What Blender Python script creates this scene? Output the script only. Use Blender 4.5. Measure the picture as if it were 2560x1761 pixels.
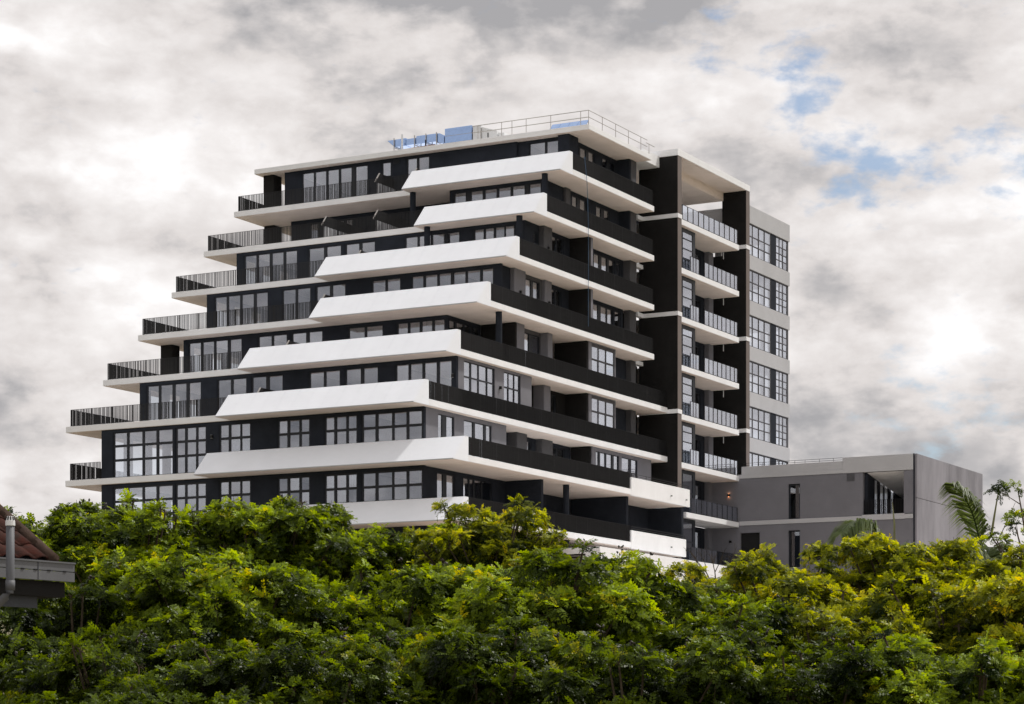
import bpy, math, random
import numpy as np
from mathutils import Vector, Matrix

for o in list(bpy.data.objects):
    bpy.data.objects.remove(o, do_unlink=True)
S = bpy.context.scene
COL = S.collection
RAD = math.radians

# ---------------------------------------------------------------- camera
TH = RAD(28.467)                       # the building's X/Y axes are the world axes, the camera is turned to them
CAM = Vector((65.6, -140.36, 1.7))
cd = bpy.data.cameras.new('camera')
cam = bpy.data.objects.new('camera', cd)
COL.objects.link(cam)
cam.location = CAM
cam.rotation_euler = (RAD(90), 0, TH)
cd.sensor_fit = 'HORIZONTAL'
cd.sensor_width = 36.0
cd.lens = 83.73
cd.shift_y = 0.3713                    # shift lens: upright walls stay upright
cd.clip_start = 0.5
cd.clip_end = 6000
S.camera = cam

# ---------------------------------------------------------------- sun, exposure
SUN_DIR = Vector((0.30, 0.45, 0.84)).normalized()
sl = bpy.data.lights.new('sun', 'SUN')
sl.energy = 3.2
sl.angle = RAD(3)
sl.color = (1.0, 0.96, 0.90)
sun = bpy.data.objects.new('sun', sl)
COL.objects.link(sun)
sun.rotation_euler = (-SUN_DIR).to_track_quat('-Z', 'Y').to_euler()
sun.location = (40, 0, 120)
S.view_settings.view_transform = 'Standard'
S.view_settings.look = 'None'
S.view_settings.exposure = 0.0
S.view_settings.gamma = 1.0
S.render.engine = 'CYCLES'
S.cycles.max_bounces = 10
S.cycles.transparent_max_bounces = 16
S.cycles.diffuse_bounces = 4
S.cycles.glossy_bounces = 4
S.cycles.use_denoising = True
S.cycles.denoising_prefilter = 'ACCURATE'
S.cycles.denoising_input_passes = 'RGB_ALBEDO'

# ---------------------------------------------------------------- world: blue sky behind a broken cloud deck
def world():
    w = bpy.data.worlds.new('World')
    S.world = w
    w.use_nodes = True
    nt = w.node_tree
    N = nt.nodes; L = nt.links
    N.clear()
    out = N.new('ShaderNodeOutputWorld')
    bg = N.new('ShaderNodeBackground')
    L.new(bg.outputs[0], out.inputs[0])
    sky = N.new('ShaderNodeTexSky')
    sky.sky_type = 'NISHITA'
    sky.sun_disc = False
    sky.sun_elevation = math.asin(SUN_DIR.z)
    sky.sun_rotation = math.atan2(SUN_DIR.x, SUN_DIR.y)
    sky.altitude = 50
    skm = N.new('ShaderNodeVectorMath'); skm.operation = 'SCALE'; skm.inputs['Scale'].default_value = 0.10
    L.new(sky.outputs[0], skm.inputs[0])
    tc = N.new('ShaderNodeTexCoord')

    def math_(op, a, b=None, c=None):
        n = N.new('ShaderNodeMath'); n.operation = op
        for i, v in enumerate((a, b, c)):
            if v is None: continue
            if isinstance(v, (int, float)): n.inputs[i].default_value = v
            else: L.new(v, n.inputs[i])
        return n.outputs[0]

    def noise(scale, detail, rough, loc, zs=1.6, dist=0.0):
        m = N.new('ShaderNodeMapping')
        m.inputs['Scale'].default_value = (scale, scale, scale * zs)
        m.inputs['Location'].default_value = loc
        L.new(tc.outputs['Generated'], m.inputs[0])
        n = N.new('ShaderNodeTexNoise')
        n.inputs['Scale'].default_value = 1.0
        n.inputs['Detail'].default_value = detail
        n.inputs['Roughness'].default_value = rough
        n.inputs['Distortion'].default_value = dist
        L.new(m.outputs[0], n.inputs[0])
        return n.outputs['Fac']

    def ramp(v, a, b, lo=0.0, hi=1.0):
        n = N.new('ShaderNodeMapRange')
        n.interpolation_type = 'SMOOTHSTEP'
        n.inputs['From Min'].default_value = a; n.inputs['From Max'].default_value = b
        n.inputs['To Min'].default_value = lo; n.inputs['To Max'].default_value = hi
        L.new(v, n.inputs['Value'])
        return n.outputs[0]

    def lobe(az, el, rad):                      # soft spot round a compass direction (degrees from the lens axis), 1 inside
        a = TH - RAD(az); e = RAD(el)
        d = (-math.sin(a) * math.cos(e), math.cos(a) * math.cos(e), math.sin(e))
        n = N.new('ShaderNodeVectorMath'); n.operation = 'DISTANCE'
        L.new(tc.outputs['Generated'], n.inputs[0]); n.inputs[1].default_value = d
        return ramp(n.outputs['Value'], rad, 0.0)

    big = noise(6.0, 5, 0.50, (3.1, 7.7, 1.4), 2.6, 0.0)
    mid = noise(17.0, 8, 0.52, (9.4, 2.2, 5.1), 2.0, 0.15)
    fin = noise(58.0, 8, 0.55, (1.3, 4.2, 8.8), 1.6, 0.1)
    # brightness of the deck
    v = math_('MULTIPLY_ADD', big, 0.50, 0.0)
    v = math_('MULTIPLY_ADD', mid, 0.40, v)
    v = math_('MULTIPLY_ADD', fin, 0.15, v)
    puff = ramp(noise(30.0, 10, 0.56, (2.7, 6.1, 0.4), 1.7, 0.1), 0.42, 0.62, -0.06, 0.09)
    shade = math_('ADD', ramp(v, 0.36, 0.72), puff)
    # heavier grey belly near the top of the view, thinner bright deck at the left
    v2 = math_('MULTIPLY_ADD', lobe(-2.5, 19.0, 0.14), -0.46, shade)
    v2 = math_('MULTIPLY_ADD', lobe(4.0, 17.4, 0.07), -0.20, v2)
    v2 = math_('MULTIPLY_ADD', lobe(-10.0, 13.2, 0.11), 0.14, v2)
    v2 = math_('MULTIPLY_ADD', lobe(-12.5, 9.2, 0.09), -0.32, v2)
    v2 = math_('MULTIPLY_ADD', lobe(0.5, 15.0, 0.10), 0.20, v2)
    v2 = math_('MULTIPLY_ADD', lobe(8.5, 11.0, 0.11), 0.04, v2)
    cr = N.new('ShaderNodeValToRGB')
    e = cr.color_ramp.elements
    e[0].position = 0.0; e[0].color = (0.36, 0.355, 0.365, 1)
    e[1].position = 1.0; e[1].color = (0.98, 0.97, 0.97, 1)
    m1 = e.new(0.35); m1.color = (0.66, 0.625, 0.61, 1)
    m2 = e.new(0.7); m2.color = (0.815, 0.785, 0.772, 1)
    L.new(v2, cr.inputs[0])
    # holes
    hole = math_('MULTIPLY_ADD', lobe(6.9, 15.1, 0.036), 0.34, 0.0)
    hole = math_('MULTIPLY_ADD', lobe(8.4, 13.0, 0.034), 0.32, hole)
    hole = math_('MULTIPLY_ADD', lobe(10.2, 13.2, 0.030), 0.20, hole)
    hole = math_('MULTIPLY_ADD', lobe(4.6, 16.0, 0.04), 0.14, hole)
    hole = math_('MULTIPLY_ADD', lobe(10.2, 7.6, 0.060), 0.20, hole)
    hole = math_('MULTIPLY_ADD', lobe(12.2, 13.4, 0.035), 0.26, hole)
    hn = math_('MULTIPLY_ADD', noise(54.0, 8, 0.55, (5.5, 1.2, 3.9), 1.9, 0.1), 1.0, hole)
    hm = ramp(hn, 0.64, 0.94, 0.0, 0.85)
    bl = N.new('ShaderNodeMix'); bl.data_type = 'RGBA'
    L.new(hm, bl.inputs['Factor'])
    L.new(cr.outputs[0], bl.inputs['A'])
    L.new(skm.outputs[0], bl.inputs['B'])
    L.new(bl.outputs['Result'], bg.inputs['Color'])
    bg.inputs['Strength'].default_value = 1.13
world()

# ================================================================= helpers
class G:                                                   # collects boxes and prisms, world coordinates
    def __init__(s): s.v = []; s.f = []
    def box(s, x0, x1, y0, y1, z0, z1):
        x0, x1 = min(x0, x1), max(x0, x1); y0, y1 = min(y0, y1), max(y0, y1); z0, z1 = min(z0, z1), max(z0, z1)
        b = len(s.v)
        s.v += [(x0,y0,z0),(x1,y0,z0),(x1,y1,z0),(x0,y1,z0),(x0,y0,z1),(x1,y0,z1),(x1,y1,z1),(x0,y1,z1)]
        s.f += [(b,b+3,b+2,b+1),(b+4,b+5,b+6,b+7),(b,b+1,b+5,b+4),(b+1,b+2,b+6,b+5),(b+2,b+3,b+7,b+6),(b+3,b,b+4,b+7)]
        return s
    def hexa(s, p):                                        # eight corners, same order as box
        b = len(s.v); s.v += [tuple(q) for q in p]
        s.f += [(b,b+3,b+2,b+1),(b+4,b+5,b+6,b+7),(b,b+1,b+5,b+4),(b+1,b+2,b+6,b+5),(b+2,b+3,b+7,b+6),(b+3,b,b+4,b+7)]
        return s
    def bar(s, p, q, w, h=None, up=(0,0,1)):               # square bar between two points
        p = Vector(p); q = Vector(q); d = (q - p).normalized(); u = Vector(up)
        if abs(d.dot(u)) > 0.95: u = Vector((1, 0, 0))
        a = d.cross(u).normalized() * (w / 2); c = d.cross(a).normalized() * ((h or w) / 2)
        return s.hexa([p-a-c, p+a-c, p+a+c, p-a+c, q-a-c, q+a-c, q+a+c, q-a+c])
    def tube(s, pts, rad, n=8, cap=True):
        pts = [Vector(p) for p in pts]
        if not hasattr(rad, '__len__'): rad = [rad] * len(pts)
        b0 = len(s.v)
        ref = Vector((0.31, 0.17, 0.93))
        for i, p in enumerate(pts):
            d = (pts[min(i+1, len(pts)-1)] - pts[max(i-1, 0)]).normalized()
            r = ref if abs(d.dot(ref)) < 0.97 else Vector((1, 0, 0))
            a = d.cross(r).normalized(); c = d.cross(a).normalized()
            for k in range(n):
                t = 2 * math.pi * k / n
                s.v.append(tuple(p + (a * math.cos(t) + c * math.sin(t)) * rad[i]))
        for i in range(len(pts) - 1):
            for k in range(n):
                k2 = (k + 1) % n
                s.f.append((b0+i*n+k, b0+(i+1)*n+k, b0+(i+1)*n+k2, b0+i*n+k2))
        if cap:
            s.f.append(tuple(b0 + k for k in range(n)))
            s.f.append(tuple(b0 + (len(pts)-1)*n + k for k in reversed(range(n))))
        return s
    def prism(s, poly, x0, x1, axis='X'):                  # polygon extruded along an axis
        b = len(s.v); n = len(poly)
        for x in (x0, x1):
            for (a, c) in poly:
                s.v.append((x, a, c) if axis == 'X' else (a, x, c) if axis == 'Y' else (a, c, x))
        s.f.append(tuple(range(b, b+n))); s.f.append(tuple(range(b+2*n-1, b+n-1, -1)))
        for i in range(n):
            j = (i + 1) % n
            s.f.append((b+i, b+n+i, b+n+j, b+j))
        return s

WLOC = {}
def wl(o): return WLOC.get(o.name, Vector((0, 0, 0)))
def link(o, parent, at):
    COL.objects.link(o)
    WLOC[o.name] = Vector(at)
    o.location = Vector(at) - (wl(parent) if parent else Vector((0, 0, 0)))
    if parent: o.parent = parent
    return o
def mk(name, g, mat, parent=None, smooth=False, bevel=0.0):
    v = np.array(g.v, dtype=float)
    c = (v.min(0) + v.max(0)) / 2
    me = bpy.data.meshes.new(name)
    me.from_pydata([tuple(p) for p in (v - c)], [], g.f)
    me.materials.append(mat)
    import bmesh
    bm = bmesh.new(); bm.from_mesh(me)
    bmesh.ops.recalc_face_normals(bm, faces=bm.faces)
    bm.to_mesh(me); bm.free()
    if smooth:
        me.shade_smooth()
    o = bpy.data.objects.new(name, me)
    if bevel:
        m = o.modifiers.new('bevel', 'BEVEL'); m.width = bevel; m.segments = 2; m.limit_method = 'ANGLE'
    return link(o, parent, c)
def thing(name, label, cat, at, group=None):
    o = bpy.data.objects.new(name, None)
    o.empty_display_size = 0.3
    link(o, None, at)
    return tag(o, label, cat, group)
def tag(o, label, cat=None, group=None, kind=None):
    if label: o['label'] = label
    if cat: o['category'] = cat
    if group: o['group'] = group
    if kind: o['kind'] = kind
    return o
def inst(name, me, at, parent, rot=None, scale=None):      # one more object on shared mesh data
    o = bpy.data.objects.new(name, me)
    link(o, parent, at)
    if rot is not None: o.rotation_euler = rot
    if scale is not None: o.scale = scale
    return o
def copy_tree(o, parent=None, at=None, rz=0.0, sc=1.0):
    c = o.copy(); COL.objects.link(c); c.parent = parent
    if at is not None:
        c.location = at; c.rotation_euler = (0, 0, rz); c.scale = (sc, sc, sc)
    for ch in o.children: copy_tree(ch, c)
    return c

# ---------------------------------------------------------------- materials
def mat(name, col, rough=0.7, var=0.06, scale=3.0, spec=0.3, metal=0.0, bump=0.0, bscale=40.0, stretch=(1,1,1), col2=None, v2=(0.45,0.65)):
    m = bpy.data.materials.new(name); m.use_nodes = True
    nt = m.node_tree; N = nt.nodes; L = nt.links
    b = N['Principled BSDF']
    b.inputs['Roughness'].default_value = rough
    b.inputs['Metallic'].default_value = metal
    b.inputs['Specular IOR Level'].default_value = spec
    tc = N.new('ShaderNodeTexCoord'); geo = N.new('ShaderNodeNewGeometry')
    mp = N.new('ShaderNodeMapping'); mp.inputs['Scale'].default_value = stretch
    L.new(geo.outputs['Position'], mp.inputs[0])
    n = N.new('ShaderNodeTexNoise'); n.inputs['Scale'].default_value = scale; n.inputs['Detail'].default_value = 7
    n.inputs['Roughness'].default_value = 0.62
    L.new(mp.outputs[0], n.inputs[0])
    r = N.new('ShaderNodeValToRGB')
    a = [max(0, c * (1 - var)) for c in col]; z = [min(1, c * (1 + var)) for c in col]
    if col2: a, z = col, col2
    r.color_ramp.elements[0].position = v2[0] - .12; r.color_ramp.elements[0].color = (*a, 1)
    r.color_ramp.elements[1].position = v2[1] + .05; r.color_ramp.elements[1].color = (*z, 1)
    L.new(n.outputs['Fac'], r.inputs[0]); L.new(r.outputs[0], b.inputs['Base Color'])
    if bump:
        n2 = N.new('ShaderNodeTexNoise'); n2.inputs['Scale'].default_value = bscale; n2.inputs['Detail'].default_value = 4
        L.new(geo.outputs['Position'], n2.inputs[0])
        bp = N.new('ShaderNodeBump'); bp.inputs['Strength'].default_value = bump; bp.inputs['Distance'].default_value = 0.02
        L.new(n2.outputs['Fac'], bp.inputs['Height']); L.new(bp.outputs[0], b.inputs['Normal'])
    return m

M = {}
M['white'] = mat('white_render', (0.82, 0.83, 0.85), 0.75, 0.05, 0.7, 0.25, bump=0.12, bscale=25, stretch=(1,1,0.5))
M['panel'] = mat('white_panel', (0.83, 0.86, 0.915), 0.55, 0.03, 0.5, 0.3)
M['soffit'] = mat('soffit_paint', (0.80, 0.71, 0.65), 0.85, 0.06, 0.6, 0.15)
M['charcoal'] = mat('charcoal_paint', (0.022, 0.026, 0.035), 0.85, 0.18, 1.2, 0.1, bump=0.1, bscale=30)
M['grey'] = mat('grey_paint', (0.180, 0.180, 0.202), 0.85, 0.07, 0.7, 0.2, bump=0.12, bscale=30)
M['midgrey'] = mat('mid_grey_paint', (0.085, 0.086, 0.094), 0.85, 0.10, 0.8, 0.2, bump=0.1, bscale=30)
M['black'] = mat('black_paint', (0.0145, 0.014, 0.0138), 0.85, 0.18, 0.8, 0.15, bump=0.1, bscale=30)
M['taupe'] = mat('taupe_lit_edge', (0.17, 0.145, 0.135), 0.85, 0.06, 0.8, 0.2)  # lighter than the black fins: side light put into the colour
M['rail'] = mat('black_steel', (0.010, 0.010, 0.011), 0.6, 0.15, 3.0, 0.3)
M['frame'] = mat('window_frame', (0.010, 0.013, 0.019), 0.5, 0.15, 2.0, 0.35)
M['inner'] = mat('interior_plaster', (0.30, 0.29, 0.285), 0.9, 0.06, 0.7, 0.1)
M['concrete'] = mat('fair_faced_concrete', (0.265, 0.26, 0.29), 0.85, 0.24, 0.55, 0.2, bump=0.15, bscale=14, stretch=(1,1,0.30))
M['spandrel'] = mat('spandrel_render', (0.47, 0.475, 0.495), 0.8, 0.05, 0.6, 0.2, bump=0.1, bscale=25)
M['steel'] = mat('galvanised_steel', (0.42, 0.40, 0.38), 0.45, 0.10, 4.0, 0.5, metal=0.6)
M['duct'] = mat('sky_blue_foil', (0.36, 0.50, 0.78), 0.14, 0.05, 2.5, 0.5, metal=1.0, bump=0.25, bscale=3.0)  # blue of the reflected sky is put into the metal's base colour
M['unit_white'] = mat('unit_casing', (0.66, 0.67, 0.68), 0.5, 0.05, 2.0, 0.4)
M['tarp'] = mat('white_sheet', (0.78, 0.77, 0.76), 0.6, 0.05, 2.0, 0.3, bump=0.5, bscale=2.5)
M['rope'] = mat('blue_rope', (0.07, 0.13, 0.22), 0.7, 0.2, 9.0, 0.2)
M['lagging'] = mat('brown_lagging', (0.22, 0.12, 0.08), 0.8, 0.2, 6.0, 0.2)
M['terra'] = mat('clay_tile', (0.065, 0.016, 0.010), 0.9, 0.2, 5.0, 0.15, bump=0.4, bscale=30, col2=(0.030, 0.020, 0.017), v2=(0.42, 0.62))
M['lichen'] = mat('weathered_cement', (0.060, 0.040, 0.031), 0.95, 0.25, 9.0, 0.1, bump=0.5, bscale=40)
M['pvc'] = mat('grey_pvc', (0.10, 0.104, 0.115), 0.6, 0.06, 3.0, 0.4)
M['pvc_white'] = mat('white_pvc', (0.74, 0.75, 0.76), 0.4, 0.03, 3.0, 0.4)
M['gutter'] = mat('painted_gutter', (0.13, 0.134, 0.145), 0.6, 0.08, 3.0, 0.35, stretch=(1,1,0.3))
M['board'] = mat('painted_board', (0.045, 0.049, 0.058), 0.6, 0.1, 3.0, 0.3)
M['bark'] = mat('bark', (0.075, 0.058, 0.040), 0.95, 0.3, 12.0, 0.1, bump=0.6, bscale=30)
M['palm_bark'] = mat('palm_bark', (0.12, 0.09, 0.06), 0.95, 0.25, 12.0, 0.1)
M['spear'] = mat('young_palm_leaf', (0.20, 0.20, 0.09), 0.6, 0.15, 8.0, 0.3)
M['pod'] = mat('seed_pod', (0.028, 0.022, 0.016), 0.5, 0.3, 20.0, 0.4)
M['earth'] = mat('dry_earth', (0.26, 0.215, 0.165), 0.95, 0.2, 0.15, 0.1, col2=(0.13, 0.14, 0.07), v2=(0.48, 0.66))
M['paving'] = mat('pale_paving', (0.54, 0.485, 0.43), 0.9, 0.1, 0.3, 0.1)

def glass():
    m = bpy.data.materials.new('window_glass'); m.use_nodes = True
    nt = m.node_tree; N = nt.nodes; L = nt.links; N.clear()
    out = N.new('ShaderNodeOutputMaterial'); mx = N.new('ShaderNodeMixShader')
    gl = N.new('ShaderNodeBsdfGlossy'); gl.inputs['Roughness'].default_value = 0.01; gl.inputs['Color'].default_value = (0.90, 0.93, 1.0, 1)
    tr = N.new('ShaderNodeBsdfTransparent'); tr.inputs['Color'].default_value = (0.80, 0.83, 0.86, 1)
    lw = N.new('ShaderNodeLayerWeight'); lw.inputs['Blend'].default_value = 0.5
    ma = N.new('ShaderNodeMath'); ma.operation = 'MULTIPLY_ADD'; ma.inputs[1].default_value = 0.50; ma.inputs[2].default_value = 0.16
    L.new(lw.outputs['Facing'], ma.inputs[0]); L.new(ma.outputs[0], mx.inputs[0])
    L.new(tr.outputs[0], mx.inputs[1]); L.new(gl.outputs[0], mx.inputs[2]); L.new(mx.outputs[0], out.inputs[0])
    return m
M['glass'] = glass()

def emit(name, col, st):
    m = bpy.data.materials.new(name); m.use_nodes = True
    b = m.node_tree.nodes['Principled BSDF']
    b.inputs['Base Color'].default_value = (*col, 1)
    b.inputs['Emission Color'].default_value = (*col, 1); b.inputs['Emission Strength'].default_value = st
    return m
M['lamp'] = emit('lamp_glow', (1.0, 0.45, 0.2), 1.6)

def leaf_mat(name, dark, light, flower, seed):
    m = bpy.data.materials.new(name); m.use_nodes = True
    nt = m.node_tree; N = nt.nodes; L = nt.links; N.clear()
    out = N.new('ShaderNodeOutputMaterial')
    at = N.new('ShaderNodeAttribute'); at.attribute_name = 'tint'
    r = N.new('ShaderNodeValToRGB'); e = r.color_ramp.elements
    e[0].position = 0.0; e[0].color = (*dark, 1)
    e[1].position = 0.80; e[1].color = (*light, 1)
    q_ = e.new(0.42); q_.color = tuple(a * .78 + b * .22 for a, b in zip(dark, light)) + (1,)  # held dark, deepening the painted shade between tufts
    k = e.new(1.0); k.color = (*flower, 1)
    geo = N.new('ShaderNodeNewGeometry')
    n = N.new('ShaderNodeTexNoise'); n.inputs['Scale'].default_value = 0.9; n.inputs['Detail'].default_value = 3
    L.new(geo.outputs['Position'], n.inputs[0])
    ad = N.new('ShaderNodeMath'); ad.operation = 'MULTIPLY_ADD'; ad.inputs[1].default_value = 0.6; ad.inputs[2].default_value = -0.30
    L.new(n.outputs['Fac'], ad.inputs[0])
    a2 = N.new('ShaderNodeMath'); a2.operation = 'ADD'; L.new(ad.outputs[0], a2.inputs[0]); L.new(at.outputs['Fac'], a2.inputs[1])
    L.new(a2.outputs[0], r.inputs[0])
    df = N.new('ShaderNodeBsdfPrincipled'); df.inputs['Roughness'].default_value = 0.42; df.inputs['Specular IOR Level'].default_value = 0.20
    L.new(r.outputs[0], df.inputs['Base Color'])
    tl = N.new('ShaderNodeBsdfTranslucent')
    hs = N.new('ShaderNodeHueSaturation'); hs.inputs['Hue'].default_value = 0.485; hs.inputs['Saturation'].default_value = 1.15; hs.inputs['Value'].default_value = 1.9
    L.new(r.outputs[0], hs.inputs['Color']); L.new(hs.outputs[0], tl.inputs[0])
    mx = N.new('ShaderNodeMixShader'); mx.inputs[0].default_value = 0.42
    L.new(df.outputs[0], mx.inputs[1]); L.new(tl.outputs[0], mx.inputs[2]); L.new(mx.outputs[0], out.inputs[0])
    return m
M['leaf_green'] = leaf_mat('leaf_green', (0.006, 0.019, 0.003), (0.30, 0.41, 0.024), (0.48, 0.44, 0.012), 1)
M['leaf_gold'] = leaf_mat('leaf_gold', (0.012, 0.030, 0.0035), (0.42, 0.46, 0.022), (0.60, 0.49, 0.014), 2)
M['leaf_shade'] = leaf_mat('leaf_shade', (0.003, 0.010, 0.002), (0.15, 0.22, 0.014), (0.28, 0.28, 0.015), 3)  # darkened leaf green: shade on the lower trees put into the colour
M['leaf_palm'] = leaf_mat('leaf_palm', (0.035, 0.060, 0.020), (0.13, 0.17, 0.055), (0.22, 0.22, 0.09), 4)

# ================================================================= ground
def ground():
    xs = np.concatenate([np.linspace(-3000, -200, 8), np.linspace(-160, 160, 81), np.linspace(200, 3000, 8)])
    ys = np.concatenate([np.linspace(-3000, -260, 8), np.linspace(-220, 160, 96), np.linspace(200, 3000, 8)])
    v = []; f = []
    for y in ys:
        for x in xs:
            d = (Vector((x, y)) - CAM.xy).length
            t = min(1, max(0, (y + 85) / 45)); t = t * t * (3 - 2 * t)
            far = min(1, max(0, (math.hypot(x + 5, y + 5) - 90) / 120)); far = far * far * (3 - 2 * far)
            z = 8.6 * t * (1 - far)
            z += 0.25 * math.sin(x * 0.07) * math.cos(y * 0.06) * (1 if d > 12 else 0)
            v.append((x, y, z))
    nx = len(xs)
    for j in range(len(ys) - 1):
        for i in range(nx - 1):
            f.append((j*nx+i, j*nx+i+1, (j+1)*nx+i+1, (j+1)*nx+i))
    g = G(); g.v = v; g.f = f
    o = mk('ground', g, M['earth'], smooth=True)
    o['kind'] = 'structure'
ground()
pv = mk('forecourt', G().box(-34, 22, -33, 34, 8.0, 8.85), M['paving']); pv['kind'] = 'structure'

# ================================================================= building parts
def grid_bars(lo, hi, cuts):
    """solid spans between the openings in cuts"""
    r = []; p = lo
    for a, b in sorted(cuts):
        if a - p > 1e-3: r.append((p, a))
        p = b
    if hi - p > 1e-3: r.append((p, hi))
    return r
def pt(axis, u, n, z): return (u, n, z) if axis == 'F' else (n, u, z)
def abox(g, axis, u0, u1, n0, n1, z0, z1):
    return g.box(u0, u1, n0, n1, z0, z1) if axis == 'F' else g.box(n0, n1, u0, u1, z0, z1)
NPANE = {}
random.seed(11)
def window(parent, axis, plane, u0, u1, z0, z1, cols, rows, inward, fm=None, depth=0.09, set_=0.06, name='window'):
    """frame with mullions (one mesh) and a thin pane in every light. inward = +1/-1 along the wall normal axis"""
    a = plane + inward * set_; b = a + inward * depth
    g = G()
    for s, e in grid_bars(u0, u1, cols): abox(g, axis, s, e, a, b, z0, z1)
    a2 = a + inward * 0.004; b2 = b - inward * 0.004
    for s, e in grid_bars(z0, z1, rows):
        for c0, c1 in cols: abox(g, axis, c0, c1, a2, b2, s, e)
    w = mk(name, g, fm or M['frame'], parent)
    for c0, c1 in cols:
        for r0, r1 in rows:
            p = G(); mid = (a + b) / 2
            j = random.uniform(-0.006, 0.006)
            k = random.uniform(-0.004, 0.004)
            t = 0.008
            if axis == 'F':
                p.hexa([(c0, mid-t+j, r0), (c1, mid-t-j, r0), (c1, mid+t-j, r0), (c0, mid+t+j, r0), (c0, mid-t+j+k, r1), (c1, mid-t-j+k, r1), (c1, mid+t-j+k, r1), (c0, mid+t+j+k, r1)])
            else:
                p.hexa([(mid-t+j, c0, r0), (mid+t+j, c0, r0), (mid+t-j, c1, r0), (mid-t-j, c1, r0), (mid-t+j+k, c0, r1), (mid+t+j+k, c0, r1), (mid+t-j+k, c1, r1), (mid-t-j+k, c1, r1)])
            mk('pane', p, M['glass'], w)
    return w
def wall(parent, axis, plane, u0, u1, z0, z1, opens, inward, th=0.22, m=None, name='wall'):
    """wall with openings; opens = dicts u0,u1,z0,z1,cols,rows"""
    g = G()
    b = plane + inward * th
    spans = [(o['u0'], o['u1']) for o in opens]
    for s, e in grid_bars(u0, u1, spans): abox(g, axis, s, e, plane, b, z0, z1)
    for o in opens:
        if z1 - o['z1'] > 0.01: abox(g, axis, o['u0'], o['u1'], plane, b, o['z1'], z1)
        if o['z0'] - z0 > 0.01: abox(g, axis, o['u0'], o['u1'], plane, b, z0, o['z0'])
    w = mk(name, g, m or M['charcoal'], parent)
    for o in opens:
        if o.get('glaze', True):
            window(parent, axis, plane, o['u0'], o['u1'], o['z0'], o['z1'], o['cols'], o['rows'], inward, o.get('fm'), set_=o.get('set', 0.05))
    return w
def op(cols, z0, z1, rows=None, pad=0.09, **k):
    rr = rows or [(z0 + 0.07, z1 - 0.05)]
    d = dict(u0=cols[0][0] - pad, u1=cols[-1][1] + pad, z0=z0, z1=z1, cols=cols, rows=rr); d.update(k)
    return d
def railing(parent, pts, h=1.0, sp=0.1, post=1.45, z=None, dp=0.05, drop=0.02):
    """flat-bar balustrade along a polyline: rails and posts (one mesh) and the bars (one mesh, too fine to pick apart)"""
    g = G(); b = G()
    for (x0, y0), (x1, y1) in zip(pts[:-1], pts[1:]):
        L = math.hypot(x1 - x0, y1 - y0); dx, dy = (x1 - x0) / L, (y1 - y0) / L
        nx, ny = -dy, dx
        g.bar((x0, y0, z + h), (x1, y1, z + h), 0.05, 0.012)
        g.bar((x0, y0, z + 0.05), (x1, y1, z + 0.05), 0.04, 0.012)
        n = max(1, round(L / post))
        for i in range(n + 1):
            t = L * i / n
            px, py = x0 + dx * t, y0 + dy * t
            hw, hd = 0.011, 0.032
            c = [(px + dx*a*hw + nx*c_*hd, py + dy*a*hw + ny*c_*hd) for a, c_ in ((-1,-1),(1,-1),(1,1),(-1,1))]
            g.hexa([(*q, z - drop) for q in c] + [(*q, z + h - 0.006) for q in c])
        m = max(1, round(L / sp))
        for i in range(1, m):
            t = L * (i + random.uniform(-.16, .16)) / m
            px, py = x0 + dx * t, y0 + dy * t
            hw, hd = 0.0125, dp / 2
            c = [(px + dx*a*hw + nx*c_*hd, py + dy*a*hw + ny*c_*hd) for a, c_ in ((-1,-1),(1,-1),(1,1),(-1,1))]
            b.hexa([(*q, z + 0.056) for q in c] + [(*q, z + h - 0.006) for q in c])
    r = mk('railing', g, M['rail'], parent)
    o = mk('bars', b, M['rail'], r); o['kind'] = 'stuff'
    return r
def sconce(parent, x, y, z, lit=False, axis='F'):
    g = G()
    if axis == 'F': g.box(x-.07, x+.07, y-.11, y, z-.09, z+.09)
    else: g.box(x, x+.11, y-.07, y+.07, z-.09, z+.09)
    o = mk('wall_light', g, M['rail'], parent)
    e = G()
    if axis == 'F':
        e.box(x-.05, x+.05, y-.095, y-.015, z+.091, z+.10); e.box(x-.05, x+.05, y-.095, y-.015, z-.10, z-.091)
    else:
        e.box(x+.015, x+.095, y-.05, y+.05, z+.091, z+.10); e.box(x+.015, x+.095, y-.05, y+.05, z-.10, z-.091)
    mk('lens', e, M['lamp'] if lit else M['unit_white'], o)
    if lit:
        for dz in (0.13, -0.13):
            l = bpy.data.lights.new('sconce_glow', 'POINT'); l.energy = 0.6; l.color = (1.0, 0.5, 0.25); l.shadow_soft_size = 0.04
            q = bpy.data.objects.new('sconce_glow', l)
            link(q, o, (x if axis == 'F' else x + .09, y - .08 if axis == 'F' else y, z + dz))

# ================================================================= the terraced apartment building
XL, XR = -24.95, 0.0
ZT = {1: 35.85, 2: 32.65, 3: 29.45, 4: 26.25, 5: 23.02, 6: 19.80, 7: 16.60, 8: 13.35}
YF = {1: -11.65, 2: -15.02, 3: -18.45, 4: -21.90, 5: -25.35, 6: -28.85, 7: -28.90, 8: -28.90}
TK = 0.35
B = thing('apartment_building', 'stepped charcoal and white apartment building with sloping white parapets and black balconies', 'apartment building', (-12.5, -14, 9.2))

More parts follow.
